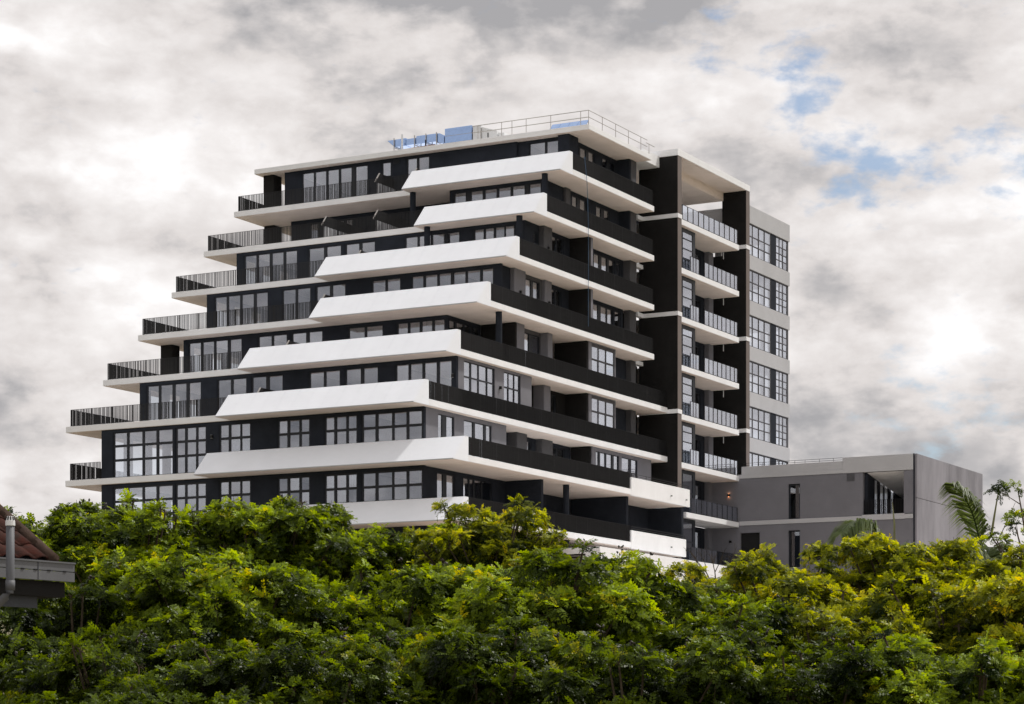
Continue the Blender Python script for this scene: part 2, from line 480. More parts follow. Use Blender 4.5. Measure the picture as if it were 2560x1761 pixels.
# slabs, with the soffit skin just under each
for k in range(1, 9):
    xr = XR if k < 7 else 2.5
    yb = 0.0 if k < 5 else 2.06
    g = G().box(XL, 0.0, YF[k], yb, ZT[k] - TK, ZT[k])
    ye = {7: .02, 8: -.56}.get(k)
    if k >= 7: g.box(0.003, xr, YF[k], ye, ZT[k] - TK, ZT[k])
    s_ = mk('slab', g, M['white'], B, bevel=0.015)
    g = G().box(XL + .02, -.02, YF[k] + .02, yb - .02, ZT[k] - TK - .012, ZT[k] - TK - .002)
    if k >= 7: g.box(-.02, xr - .02, YF[k] + .02, ye - .02, ZT[k] - TK - .012, ZT[k] - TK - .002)
    mk('soffit', g, M['soffit'], s_)
# roof slab
r_ = mk('roof', G().box(-24.85, 0.0, -9.45, -0.4, 38.76, 39.08).box(-22.5, -2.2, -0.4, 2.0, 38.76, 39.08), M['white'], B, bevel=0.015)
mk('soffit', G().box(-24.83, -0.02, -9.43, -0.42, 38.748, 38.758), M['soffit'], r_)
mk('roof_upstand', G().box(-2.2, -0.6, -0.38, 2.08, 38.86, 39.6), M['white'], r_)

# sloping parapets in front of the terraces
SK = {1: -11.15, 2: -8.25, 3: -13.15, 4: -11.3, 5: -13.95, 6: -13.0, 7: -14.45, 8: -14.45}
def skirt(k):
    xr = XR if k < 7 else 2.5
    x0 = SK[k]; y0 = YF[k]; z = ZT[k]
    yl, yt = y0 - 1.60, y0 - 0.40                 # lip, top edge
    zl, zt = z - TK, z + 1.03
    if k >= 7: zt = z + 1.0
    xt = x0 + 0.05
    body = G()
    poly = [(yl + .03, zl), (yl + .03, zl + .045), (yt + .03, zt - .03), (y0 - .003, zt - .03), (y0 - .003, zl)]
    body.prism(poly, x0 + .03, xr - .03)
    p = mk('parapet', body, M['soffit'], B)
    seams = k < 7
    n = max(1, round((xr - x0) / (1.02 if seams else 17)))
    gap = 0.009
    sl = Vector((0, yt - yl, zt - zl - .05)).normalized()
    nr = Vector((0, -sl.z, sl.y))
    for i in range(n):
        a = x0 + (xr - x0) * i / n + (gap if i else 0); b = x0 + (xr - x0) * (i + 1) / n - (gap if i < n - 1 else 0)
        at_ = a + (0.05 if i == 0 else 0)
        lo = Vector((0, yl, zl + .05)); hi = Vector((0, yt, zt))
        bi = nr * -0.028
        q = G().hexa([(a, *lo.yz), (b, *lo.yz), (b, *(lo + bi).yz), (a, *(lo + bi).yz), (at_, *hi.yz), (b, *hi.yz), (b, *(hi + bi).yz), (at_, *(hi + bi).yz)])
        mk('panel', q, M['panel'], p)
    # coping, end cheek, and the lip under the panels
    mk('coping', G().box(xt, xr, yt + .004, y0, zt - .028, zt - .001), M['panel'], p)
    ck = [(yl, zl + .002), (yt, zt - .031), (y0, zt - .031), (y0, zl + .002)]
    mk('cheek', G().prism(ck, xr - .028, xr + .002), M['panel'], p)
    mk('lip', G().box(x0, xr - .03, yl - .002, yl + .05, zl - .004, zl + .046), M['spandrel'], p)
    mk('soffit', G().box(x0, xr - .005, yl + .052, y0 - .01, zl - .014, zl - .003), M['soffit'], p)
for k in range(1, 9): skirt(k)

# balustrades: front terraces at the left, and along the side
for k in range(1, 7):
    railing(B, [(XL + .3, YF[k] + (8.0 if k > 1 else 5.0)), (XL + .3, YF[k] + .12), (SK[k] - .02 + .55, YF[k] + .12)], z=ZT[k])
    railing(B, [(-.09, YF[k] + .03), (-.09, (-.12 if k < 5 else 1.9))], z=ZT[k])
railing(B, [(XL + .3, -20.5), (XL + .3, YF[7] + .12), (-22.45, YF[7] + .12)], z=ZT[7])
for k in (7, 8):
    railing(B, [(2.41, YF[k] + .05), (2.41, -8.75)], z=ZT[k])
    # solid white balustrade at the far end with two tubes on top
    ye = 0.03 if k == 7 else -.55
    w_ = mk('balustrade_wall', G().box(2.36, 2.52, -8.68, ye, ZT[k] - .40, ZT[k] + .72), M['white'], B, bevel=0.01)
    gg = G()
    for dz in (0.12, 0.24): gg.tube([(2.44, -8.6, ZT[k] + .72 + dz), (2.44, ye - .05, ZT[k] + .72 + dz)], .018, 6)
    for yy in (-8.5, -6.4, -4.3, -2.2, ye - .1): gg.tube([(2.44, yy, ZT[k] + .70), (2.44, yy, ZT[k] + .97)], .018, 6)
    mk('guard_tube', gg, M['rail'], w_)
    for yy, dz in ((-2.9, -.02), (-.6, -.08)):
        mk('spout', G().tube([(2.5, yy, ZT[k] + .1 + dz), (2.62, yy, ZT[k] + .09 + dz)], .035, 8), M['rail'], w_)

# ---- front walls, storey by storey
def fl(k): return ZT[k]
def ce(k): return ((38.76 if k == 1 else ZT[k - 1] - TK) - .014)
def front(k, y, x0, x1, groups, head=0.24, **kw):
    z0, z1 = fl(k), ce(k)
    ops = [op(c, z0, z1 - head + .0, **kw) for c in groups]
    wall(B, 'F', y, x0, x1, z0, z1, ops, +1)
# 1
z0 = fl(1)
wall(B, 'F', -8.9, -22.8, -5.35, z0, ce(1), [
    op([(-21.37,-20.54),(-20.4,-19.58),(-19.42,-18.6),(-18.44,-17.61),(-17.28,-16.39)], z0, 38.56),
    op([(-15.21,-14.63)], 37.6, 38.56), op([(-13.33,-12.66),(-12.5,-11.76)], 36.9, 38.6)], +1)
wall(B, 'F', -8.72, -5.35, -2.32, z0, ce(1), [op([(-4.51,-3.47),(-3.32,-2.40)], z0, 38.58, pad=.05)], +1)
mk('pier', G().box(-2.32, -1.55, -9.12, -7.85, z0, ce(1)), M['charcoal'], B)
gr = G()
for i in range(5): gr.box(-14.40, -13.92, -8.935, -8.90, 38.36 + i*.06, 38.395 + i*.06)
mk('vent_grille', gr, M['frame'], B)
# 2
z0 = fl(2)
wall(B, 'F', -8.75, -22.4, -8.6, z0, ce(2), [op([(-20.83,-20.17),(-19.84,-19.15),(-18.98,-18.33),(-18.13,-17.64)], z0, 35.2)], +1, m=M['charcoal'])
wall(B, 'F', -11.62, -8.62, -1.9, z0, ce(2), [op([(-8.27,-7.51),(-7.11,-6.3),(-6.13,-5.32),(-5.15,-4.34),(-4.17,-3.36),(-3.0,-2.24)], z0, 35.30)], +1)
mk('return_wall', G().box(-8.62, -8.40, -11.40, -8.75, z0, ce(2)), M['charcoal'], B)
# 3
front(3, -14.98, -22.4, -1.5, [[(-21.76,-20.91),(-20.75,-19.89),(-19.7,-18.85),(-18.66,-17.83)],[(-16.88,-15.8),(-15.58,-14.55)],[(-14.14,-13.2),(-12.99,-12.07)],[(-9.81,-9.0),(-8.87,-8.07)],[(-7.92,-7.07),(-6.88,-6.06)],[(-4.96,-4.36),(-4.23,-3.67),(-3.52,-2.94),(-2.86,-2.28)]], .2)
# 4
front(4, -18.42, -22.25, -1.25, [[(-21.61,-20.78),(-20.62,-19.76),(-19.61,-18.74),(-18.55,-17.7)],[(-16.53,-15.64),(-15.49,-14.57)],[(-14.07,-13.14),(-12.94,-12.04)],[(-10.06,-9.19),(-9.05,-8.16)],[(-7.29,-6.55),(-6.39,-5.59),(-5.44,-4.66),(-4.46,-3.67),(-3.53,-2.68),(-2.52,-1.82)]], .2)
# 5
front(5, -20.85, -22.25, -3.47, [[(-21.82,-20.99),(-20.83,-20.0),(-19.84,-18.98),(-18.79,-17.96)],[(-16.65,-15.75),(-15.6,-14.66)],[(-14.21,-13.26),(-13.04,-12.12)],[(-10.19,-9.14),(-8.98,-7.9)],[(-6.82,-6.17),(-6.03,-5.36),(-5.19,-4.52),(-4.36,-3.7)]], .2)
# 6
front(6, -25.32, -22.2, -.3, [[(-21.62,-20.83),(-20.67,-19.82),(-19.62,-18.8),(-18.6,-17.76)],[(-16.47,-15.59),(-15.44,-14.5)],[(-14.02,-13.09),(-12.87,-11.95)],[(-10.03,-9.1),(-8.95,-8.02)],[(-7.55,-6.6),(-6.4,-5.47)],[(-4.2,-3.44),(-3.3,-2.53),(-2.37,-1.6),(-1.41,-0.65)]], .2)
# 7, 8: small-paned glazing over the whole storey
C7 = [[(-21.42,-20.53),(-20.38,-19.41),(-19.27,-18.4),(-18.23,-17.25)],[(-16.92,-16.36),(-16.21,-15.58),(-15.45,-14.91)],[(-13.85,-13.3),(-13.15,-12.5),(-12.39,-11.83)],[(-9.84,-9.29),(-9.13,-8.49),(-8.35,-7.83)],[(-6.71,-6.17),(-6.01,-5.38),(-5.24,-4.71)],[(-4.26,-3.48),(-3.31,-2.41),(-2.28,-1.49),(-1.33,-0.52)]]
for k in (7, 8):
    z = ZT[k]
    rows = [(z + .05, z + .95), (z + 1.09, z + 1.78), (z + 1.92, z + 2.60)]
    front(k, -28.78, -22.35, -.36, C7, .18, rows=rows, pad=.10)
# left end walls of every storey (glazed at the corner rooms), seen through the front glass
for k in range(1, 9):
    yf = {1: -8.9, 2: -8.75, 3: -14.98, 4: -18.42, 5: -20.85, 6: -25.32, 7: -28.78, 8: -28.78}[k]
    z = ZT[k]; xl = {1: -22.8, 2: -22.4, 3: -22.4, 4: -22.25, 5: -22.25, 6: -22.2, 7: -22.35, 8: -22.35}[k]
    ops = []
    if k >= 3:
        y = yf + .9
        while y < yf + 7.0:
            rows = [(z + .1, z + 1.2), (z + 1.3, z + 2.45)]
            ops.append(op([(y, y + 1.1)], z + .05, z + 2.55, rows=rows, glaze=False)); y += 1.9
    wall(B, 'S', xl, yf + .24, yf + 8.6, z, ce(k), ops, +1, m=M['inner'], name='end_wall')
    mk('room_wall', G().box(xl + .25, -3.6 if k == 5 else -1.9, yf + 8.2, yf + 8.35, z, ce(k)), M['inner'], B)
    g = G()
    for xx in (-17.4, -11.2, -5.2):
        g.box(xx, xx + .12, yf + .5, yf + 8.1, z, ce(k))
    mk('room_partition', g, M['inner'], B)
# piers and columns
for (a, b, y0, y1, k) in ((-24.54, -23.72, -8.83, -7.9, 1), (-24.75, -23.95, -8.45, -7.6, 2), (-24.72, -23.84, -19.88, -19.1, 5)):
    mk('pier', G().box(a, b, y0, y1, ZT[k], ce(k)), M['black'], B)
for (x, y, k) in ((-10.92, -12.25, 2), (-1.32, -12.77, 2), (-7.63, -16.08, 3), (-1.26, -16.13, 3), (-.38, -20.26, 5), (1.70, -15.85, 8), (1.70, -15.85, 9)):
    zz0, zz1 = (ZT[k], ce(k)) if k < 9 else (9.2, ZT[8] - TK - .014)
    mk('column', G().tube([(x, y, zz0), (x, y, zz1)], .185, 24), M['charcoal'], B, smooth=False)
for (x0, x1, y, k) in ((-17.55, -17.0, -18.47, 4), (-17.6, -17.0, -25.37, 6)):
    pass
# terrace partitions: pale plinth with a raked dark screen on it
def terrace_screen(x, k, yb):
    z = ZT[k]; y0 = YF[k] + .25
    p = mk('terrace_plinth', G().box(x, x + .12, y0 + .45, yb, z, z + .85), M['spandrel'], B)
    poly = [(y0 + .10, z + .86), (y0 + .68, z + 1.52), (yb, z + 1.52), (yb, z + .86)]
    mk('screen', G().prism(poly, x + .03, x + .09), M['rail'], p)
    mk('screen_edge', G().bar((x + .06, y0 + .07, z + .86), (x + .06, y0 + .65, z + 1.53), .09, .03), M['steel'], p)
for x, k, yb in ((-14.35, 1, -8.95), (-11.6, 1, -8.95), (-16.2, 2, -8.8), (-12.4, 2, -8.8), (-11.5, 3, -15.02), (-11.85, 4, -18.45), (-12.1, 5, -20.9), (-11.7, 6, -25.36)):
    terrace_screen(x, k, yb)

# ---- side walls
def side(k, x, y0, y1, ops=(), m=None):
    wall(B, 'S', x, y0, y1, ZT[k], ce(k), list(ops), -1, m=m or M['midgrey'])
def so(k, cols, zb=None, zt=None, rows=None, **kw):
    return op(cols, ZT[k] + (zb or 0.0), ce(k) - (.22 if zt is None else zt), rows=rows, **kw)
def box_part(name, k, x0, x1, y0, y1, m):
    return mk(name, G().box(x0, x1, y0, y1, ZT[k], ce(k)), m, B)
side(1, -2.0, -7.85, -1.5, [so(1, [(-7.45,-6.75),(-6.57,-5.83),(-5.42,-4.71)]), so(1, [(-3.43,-2.82),(-2.36,-1.74)])], M['charcoal'])
box_part('partition', 1, -2.2, -1.07, -1.49, -1.29, M['charcoal']); box_part('pier', 1, -1.62, -1.05, -1.28, -.5, M['midgrey'])
side(2, -2.0, -11.4, -1.12, [so(2, [(-7.71,-7.04),(-6.6,-5.86)]), so(2, [(-4.34,-3.66),(-3.2,-2.59)])], M['charcoal'])
box_part('pier', 2, -1.99, -1.84, -9.0, -8.34, M['midgrey']); box_part('partition', 2, -2.2, -1.26, -1.11, -.94, M['charcoal']); box_part('pier', 2, -1.8, -1.24, -.93, -.1, M['midgrey'])
side(3, -1.5, -14.75, -13.2, [so(3, [(-13.89,-13.38)], zt=.5)], M['charcoal']); box_part('pier', 3, -1.7, -1.2, -13.1, -12.05, M['midgrey'])
side(3, -1.62, -12.04, -8.9, [so(3, [(-11.28,-10.65),(-10.5,-9.8)])], M['charcoal'])
for k in (3, 4):
    box_part('partition', k, -1.9, -.30, -8.89, -8.62, M['black']); box_part('pier', k, -.62, -.28, -8.61, -8.33, M['grey'])
side(3, -1.7, -8.6, -1.1, [so(3, [(-5.27,-4.52),(-4.17,-3.41),(-3.1,-2.46)]), so(3, [(-1.99,-1.45)])], M['charcoal'])
box_part('pier', 3, -1.75, -1.22, -1.06, -.1, M['midgrey'])
box_part('pier', 4, -1.6, -1.19, -16.9, -15.48, M['grey']); side(4, -1.45, -18.2, -16.91, [], M['charcoal'])
side(4, -1.55, -15.47, -12.7, [so(4, [(-14.81,-14.07),(-13.76,-13.06)])]); box_part('pier', 4, -1.75, -1.36, -12.69, -11.8, M['grey'])
side(4, -1.68, -11.79, -8.9, [so(4, [(-11.26,-10.7),(-10.5,-10.0)])], M['charcoal'])
side(4, -1.68, -8.6, -1.2, [so(4, [(-5.42,-4.75),(-4.32,-3.53),(-3.38,-2.76)]), so(4, [(-2.3,-1.6)])], M['charcoal']); box_part('pier', 4, -1.75, -1.32, -.9, .0, M['midgrey'])
side(5, -3.47, -20.6, -16.86, [so(5, [(-20.5,-19.9),(-19.64,-18.89),(-18.7,-18.07),(-17.73,-17.05)])], M['charcoal'])
box_part('partition', 5, -3.46, -1.16, -16.85, -16.65, M['black']); box_part('pier', 5, -1.6, -1.15, -16.64, -15.7, M['grey'])
side(5, -1.7, -15.69, -12.62, [so(5, [(-14.7,-14.03),(-13.63,-12.78)])]); box_part('pier', 5, -1.8, -1.2, -12.61, -12.0, M['grey'])
side(5, -2.7, -11.99, -9.1, [], M['black'])
BR = lambda k: [(ZT[k] + .98, ZT[k] + 1.78), (ZT[k] + 1.88, ZT[k] + 2.62)]
for k in (5, 6):
    box_part('partition', k, -2.7, -.46, -8.85, -8.64, M['black'])
    wall(B, 'S', -.42, -8.63, -4.85, ZT[k], ce(k), [op([(-8.18,-7.28),(-7.2,-6.22),(-6.14,-5.05)], ZT[k] + .1, ce(k) - .05, rows=[(ZT[k]+.18, ZT[k]+.92)] + BR(k), pad=.07, set=.02, fm=M['midgrey'])], -1, m=M['grey'])
    box_part('partition', k, -1.7, -.65, -5.05, -4.86, M['charcoal'])
    side(k, -1.75, -4.84, -.6, [so(k, [(-3.9,-3.2),(-3.05,-2.2)])], M['charcoal']); box_part('pier', k, -1.8, -1.38, -.59, .12, M['midgrey'])
    side(k, -2.2, .14, 2.05, [], M['black'])
r6 = [(ZT[6] + .12, ZT[6] + .95), (ZT[6] + 1.05, ZT[6] + 1.80), (ZT[6] + 1.88, ZT[6] + 2.66)]
side(6, -.3, -25.1, -16.4, [so(6, [(-24.37,-23.65),(-23.53,-22.74),(-22.65,-21.76),(-21.66,-20.96)], rows=r6, zt=.14), so(6, [(-19.7,-19.19),(-19.13,-18.48),(-18.42,-17.84)], rows=r6, zt=.14)], M['grey'])
side(6, -1.92, -16.4, -8.9, [so(6, [(-12.1,-11.3),(-11.1,-10.2)])], M['black']); box_part('pier', 6, -1.9, -1.18, -13.15, -12.3, M['grey'])
side(7, -.36, -28.55, -19.4, [so(7, [(-27.14,-26.7),(-26.23,-25.51)]), so(7, [(-24.27,-23.24),(-23.0,-21.96),(-21.72,-21.22)])], M['grey'])
side(7, -1.85, -19.4, -8.3, [so(7, [(-15.1,-14.5),(-14.4,-13.6)]), so(7, [(-11.0,-10.2),(-10.0,-9.2)])], M['charcoal'])
box_part('pier', 7, -1.84, -1.2, -16.55, -15.28, M['midgrey']); box_part('pier', 7, -1.84, -1.42, -12.95, -11.55, M['midgrey'])
box_part('partition', 7, -1.84, -.53, -8.29, -8.1, M['black'])
side(7, -.45, -8.09, .5, [so(7, [(-7.5,-7.14),(-6.9,-6.16),(-6.01,-5.25),(-4.95,-4.34)]), so(7, [(-3.81,-2.72),(-2.41,-1.63)])], M['grey'])
side(8, -.5, -28.55, -19.3, [so(8, [(-27.01,-26.38),(-25.97,-25.21)]), so(8, [(-24.08,-23.48),(-23.36,-22.94),(-22.81,-22.02),(-21.9,-20.91)])], M['charcoal'])
box_part('partition', 8, -1.9, 1.85, -19.28, -19.0, M['charcoal']); side(8, -2.0, -19.0, -8.1, [so(8, [(-14.0,-13.0),(-12.8,-11.8)])], M['charcoal'])
box_part('partition', 8, -2.0, 1.86, -8.05, -7.75, M['charcoal']); box_part('partition', 8, -.5, 1.9, .1, .4, M['charcoal']); side(8, -.5, -7.7, .1, [], M['charcoal'])
mk('wall', G().box(-22.3, -.5, -28.3, 2.0, 9.2, ZT[8] - TK - .02), M['charcoal'], B)
# pale fins by the tower wall
for k, yy in ((1, 1.45), (2, .3), (3, 1.45), (4, .2)):
    zc = ZT[k] - .37
    mk('fin', G().box(-2.1, -1.78, yy - .2, 2.09, zc, zc + .26), M['white'], B)
mk('wall', G().box(-21.5, -2.3, 1.0, 2.05, 9.2, 38.7), M['black'], B)
for (x, y, k, h) in ((-1.19, -12.6, 3, 1.55), (-1.18, -16.2, 4, 1.5), (-1.35, -12.2, 4, 1.5), (-.29, -20.3, 6, 1.7), (-.35, -20.0, 7, 1.6)):
    sconce(B, x, y, ZT[k] + h, axis='S')
sconce(B, -.5, -25.33, ZT[6] + 1.75); sconce(B, -4.85, -25.33, ZT[6] + 1.62); sconce(B, -11.2, -25.33, ZT[6] + 1.5); sconce(B, -14.4, -28.79, ZT[7] + 2.0)

# roof guard rail
zr = 39.08
g = G()
for dz in (.50, .92):
    g.tube([(-8.4, -9.2, zr + dz), (-.15, -9.2, zr + dz)], .022, 6); g.tube([(-.15, -9.2, zr + dz), (-.15, -.75, zr + dz)], .022, 6)
g.tube([(-.15, -.9, zr + .72), (-.15, .35, zr + .72)], .022, 6)
for x in (-7.96, -6.26, -5.52, -4.51, -2.78, -.7): g.tube([(x, -9.2, zr), (x, -9.2, zr + .92)], .022, 6)
for y in (-9.2, -7.3, -5.41, -3.55, -1.71, -.48): g.tube([(-.15, y, zr - (.3 if y > -.6 else 0)), (-.15, y, zr + (.92 if y < -.6 else .72))], .022, 6)
mk('guard_rail', g, M['steel'], B)

# ================================================================= tower block
T = thing('tower_block', 'tall slim block with black fin walls, glass balconies and pale window bands', 'apartment tower', (-2, 12, 9.2))
XW = 0.71
TS = [35.48, 32.28, 29.07, 25.87, 22.65, 19.47]
def fin_wall(y0, y1, x0, zb, zt, bands):
    w = mk('fin_wall', G().box(x0, XW - .004, y0, y1, zb, zt), M['black'], T)
    mk('fin_edge', G().box(XW - .003, XW + .012, y0 + .004, y1 - .004, zb, zt), M['taupe'], w)  # brightly lit side of the fin, painted as a paler strip
    for z in bands:
        mk('band', G().box(x0, XW + .04, y0 - .04, y1 + .03, z, z + .27), M['white'], w)
fin_wall(2.10, 2.71, -2.1, 9.2, 39.53, (35.47, 29.05, 22.63))
fin_wall(13.60, 14.22, -1.1, 19.3, 39.53, (35.47, 29.05, 22.63))
# roof portal
rf = mk('roof', G().box(-7.5, XW + .03, 2.07, 14.25, 39.54, 39.97), M['white'], T, bevel=.015)
mk('ceiling', G().box(-6.6, -1.0, 2.73, 13.58, 38.95, 39.53), M['soffit'], rf)
mk('soffit', G().box(-.99, XW, 2.73, 13.58, 39.522, 39.534), M['soffit'], rf)
g = G().box(-7.4, -7.25, 2.8, 21.6, 35.48, 36.5); mk('parapet', g, M['white'], T)
mk('stair_wall', G().box(-6.9, -5.2, 10.6, 13.58, 35.5, 38.94), M['charcoal'], T)
# balconies
for i, z in enumerate(TS):
    s_ = mk('slab', G().box(-7.4, XW, 2.73, 12.36, z - .36, z), M['white'], T, bevel=.012)
    mk('soffit', G().box(-7.3, XW - .02, 2.75, 12.34, z - .372, z - .362), M['soffit'], s_)
    # balustrade of glass between flat posts
    h = 1.02; y0, y1 = (3.0, 12.2) if i == 0 else (6.6, 12.2)
    g = G().box(XW - .10, XW - .05, y0, y1, z + h - .012, z + h).box(XW - .10, XW - .05, y0, y1, z + .05, z + .062)
    n = 10 if i == 0 else 7
    ys = [y0 + (y1 - .5 - y0) * j / n for j in range(n + 1)] + [y1]
    for y in ys: g.box(XW - .10, XW - .05, y - .034, y + .034, z - .0, z + h - .013)
    r = mk('railing', g, M['rail'], T)
    for a, b in zip(ys[:-1], ys[1:]):
        mk('pane', G().box(XW - .078, XW - .068, a + .036, b - .036, z + .064, z + h - .014), M['glass'], r)
    if i:
        g = G().box(XW - .10, XW - .05, 4.3, 5.7, z + h - .012, z + h)
        for y in (4.3, 4.75, 5.2, 5.7): g.box(XW - .10, XW - .05, y - .02, y + .02, z, z + h - .013)
        r = mk('railing', g, M['rail'], T)
        for a in (4.3, 4.75, 5.2): mk('pane', G().box(XW - .078, XW - .068, a + .022, a + .45 - .02, z + .06, z + h - .014), M['glass'], r)
# storeys behind the balconies
TSL = TS + [16.25, 13.0]
for i in range(1, 8):
    z, zc = TSL[i], TSL[i - 1] - .373
    if i < 6:
        rows = [(z + .08, z + .78), (z + .84, z + 1.46), (z + 1.52, z + 2.12), (z + 2.18, zc - .26)]
    else:
        rows = [(z + .08, z + 1.3), (z + 1.4, zc - .26)]
    window(T, 'S', .40, 2.72, 5.62, z, zc, [(2.8, 3.55), (3.62, 5.22)], rows, -1, set_=0.0)
    mk('return_wall', G().box(-1.7, .30, 5.44, 5.62, z, zc), M['midgrey'], T)
    wall(T, 'S', -1.65, 5.63, 12.34, z, zc, [op([(9.3, 10.1), (10.25, 11.0)], z, zc - .3)], -1, m=M['charcoal'])
    mk('pier', G().box(-1.64, -1.3, 11.75, 12.5, z, zc), M['grey'], T)
    if i < 6:
        mk('back_wall', G().box(-7.3, -7.15, 2.75, 12.3, z, zc), M['inner'], T)
        mk('side_wall', G().box(-7.1, -1.12, 13.62, 13.9, z - .36, TSL[i - 1] - .36), M['black'], T)
        mk('downpipe', G().tube([(-.55, 12.55, zc + .02), (-.55, 12.55, zc - .45)], .03, 6), M['unit_white'], T)
mk('slab', G().box(-1.64, XW, 3.5, 12.33, 15.90, 16.25), M['white'], T, bevel=.012)
mk('slab', G().box(-1.64, XW, 3.5, 12.33, 12.65, 13.0), M['white'], T, bevel=.012)
for z in (16.25, 13.0):
    h = 1.02; g = G().box(XW - .10, XW - .05, 4.4, 12.2, z + h - .012, z + h).box(XW - .10, XW - .05, 4.4, 12.2, z + .05, z + .062)
    ys = [4.4 + 7.8 * j / 9 for j in range(10)]
    for y in ys: g.box(XW - .10, XW - .05, y - .022, y + .022, z, z + h - .013)
    r = mk('railing', g, M['rail'], T)
    for a, b in zip(ys[:-1], ys[1:]): mk('pane', G().box(XW - .078, XW - .068, a + .024, b - .024, z + .064, z + h - .014), M['glass'], r)
# window-band block behind
for i in range(7):
    zt = 38.62 - 3.2 * i; zb = zt - (1.23 if i == 0 else 1.0)
    if i: zt = 35.17 - 3.2 * (i - 1); zb = zt - 1.0
    if i == 6: break
    mk('spandrel', G().box(-7.4, XW, 14.26, 21.76, zb, zt), M['spandrel'], T, bevel=.01)
for i in range(6):
    z1 = 37.39 if i == 0 else 34.17 - 3.2 * (i - 1)
    z0 = 35.17 - 3.2 * i
    if i == 5: z0 = 19.3
    zz = z0 + .06; hh = z1 - .10 - zz
    if i < 5:
        rows = [(zz, zz + hh*.30), (zz + hh*.335, zz + hh*.60), (zz + hh*.635, zz + hh)]
        rows4 = [(zz, zz + hh*.23), (zz + hh*.26, zz + hh*.46), (zz + hh*.49, zz + hh*.70), (zz + hh*.73, zz + hh)]
    else:
        rows = rows4 = [(zz, zz + hh)]
    window(T, 'S', XW - .06, 14.27, 18.30, z0, z1, [(14.32, 14.90), (14.97, 16.02), (16.10, 17.08), (17.16, 18.2)], rows, -1, fm=M['midgrey'], set_=0.0, depth=.07)
    mk('pier', G().box(XW - .30, XW - .05, 18.30, 19.22, z0, z1), M['charcoal'], T)
    window(T, 'S', XW - .06, 19.22, 21.62, z0, z1, [(19.30, 19.88), (19.95, 20.55), (20.62, 21.35)], rows4, -1, fm=M['midgrey'], set_=0.0, depth=.07)
    # far end of the block: piers with gaps, so the sky shows through
    g = G()
    for a, b in ((-7.2, -6.6), (-5.1, -4.6), (-3.2, -2.8), (-1.5, -1.2), (.1, .55)): g.box(a, b, 21.5, 21.7, z0, z1)
    g.box(-7.2, .55, 21.5, 21.7, z0, z0 + .25) if i < 5 else None
    mk('end_wall', g, M['inner'], T)
    mk('back_wall', G().box(-7.3, -7.12, 14.3, 21.6, z0, z1), M['inner'], T)

# ================================================================= low annex
A = thing('annex_building', 'low flat-roofed grey wing with concrete end wall, right of the tall tower', 'annex', (7, 18, 9.2))
YA = 12.36
def annex_wall():
    g = G(); y0, y1 = YA, YA + .3
    # x spans: -1.62..0.78 | door 0.78..2.25 | ..4.35 | window 4.35..5.22 | ..9.75
    g.box(-1.62, .78, y0, y1, 9.2, 19.27); g.box(.78, 2.25, y0, y1, 15.5, 19.27); g.box(2.25, 4.35, y0, y1, 9.2, 19.27)
    g.box(4.35, 5.22, y0, y1, 18.73, 19.27); g.box(4.35, 5.22, y0, y1, 15.54, 16.3); g.box(4.35, 5.22, y0, y1, 9.2, 13.0)
    g.box(5.22, 9.75, y0, y1, 9.2, 19.27); g.box(9.75, 13.36, y0, y1, 9.2, 16.02); g.box(12.64, 13.32, y0, y1, 16.35, 19.25)
    mk('wall', g, M['grey'], A)
annex_wall()
window(A, 'F', YA, 4.35, 5.22, 16.3, 18.73, [(4.44, 5.13)], [(16.4, 18.64)], +1, set_=.14)
window(A, 'F', YA, 4.35, 5.22, 13.0, 15.54, [(4.44, 5.13)], [(13.1, 15.45)], +1, set_=.14)
mk('door', G().box(.78, 2.25, YA + .22, YA + .28, 13.0, 15.5), M['rail'], A)
mk('room_wall', G().box(.75, 9.0, YA + 2.2, YA + 2.4, 9.2, 19.2), M['black'], A)
mk('string_course', G().box(.74, 13.30, YA - .05, YA + .02, 16.02, 16.31).box(9.7, 12.7, YA - .07, YA + .4, 16.0, 16.37), M['spandrel'], A)
mk('roof', G().box(-1.6, 9.74, YA + .02, 26.9, 19.28, 19.55).box(9.75, 13.3, YA + .02, 17.6, 19.28, 19.55), M['spandrel'], A)
mk('fascia', G().box(.74, 8.32, YA - .06, YA + .25, 19.27, 19.52).box(.9, 8.30, YA - .02, YA + .2, 19.525, 20.09), M['spandrel'], A)
mk('parapet', G().box(8.32, 13.31, YA - .06, YA + .22, 19.26, 20.32).box(13.0, 13.36, YA + .25, 26.9, 19.56, 20.30), M['spandrel'], A)
g = G()
for dz in (.10, .24): g.tube([(1.0, YA + .1, 20.09 + dz), (8.3, YA + .1, 20.09 + dz)], .014, 6)
for x in (1.2, 2.4, 3.6, 4.8, 5.55, 6.6, 7.6): g.tube([(x, YA + .1, 20.05), (x, YA + .1, 20.33)], .014, 6)
mk('guard_tube', g, M['rail'], A)
g = G()
for i in range(8): g.box(8.61, 9.17, YA - .02, YA - .002, 18.70 + i*.065, 18.74 + i*.065)
mk('vent_grille', g, M['midgrey'], A)
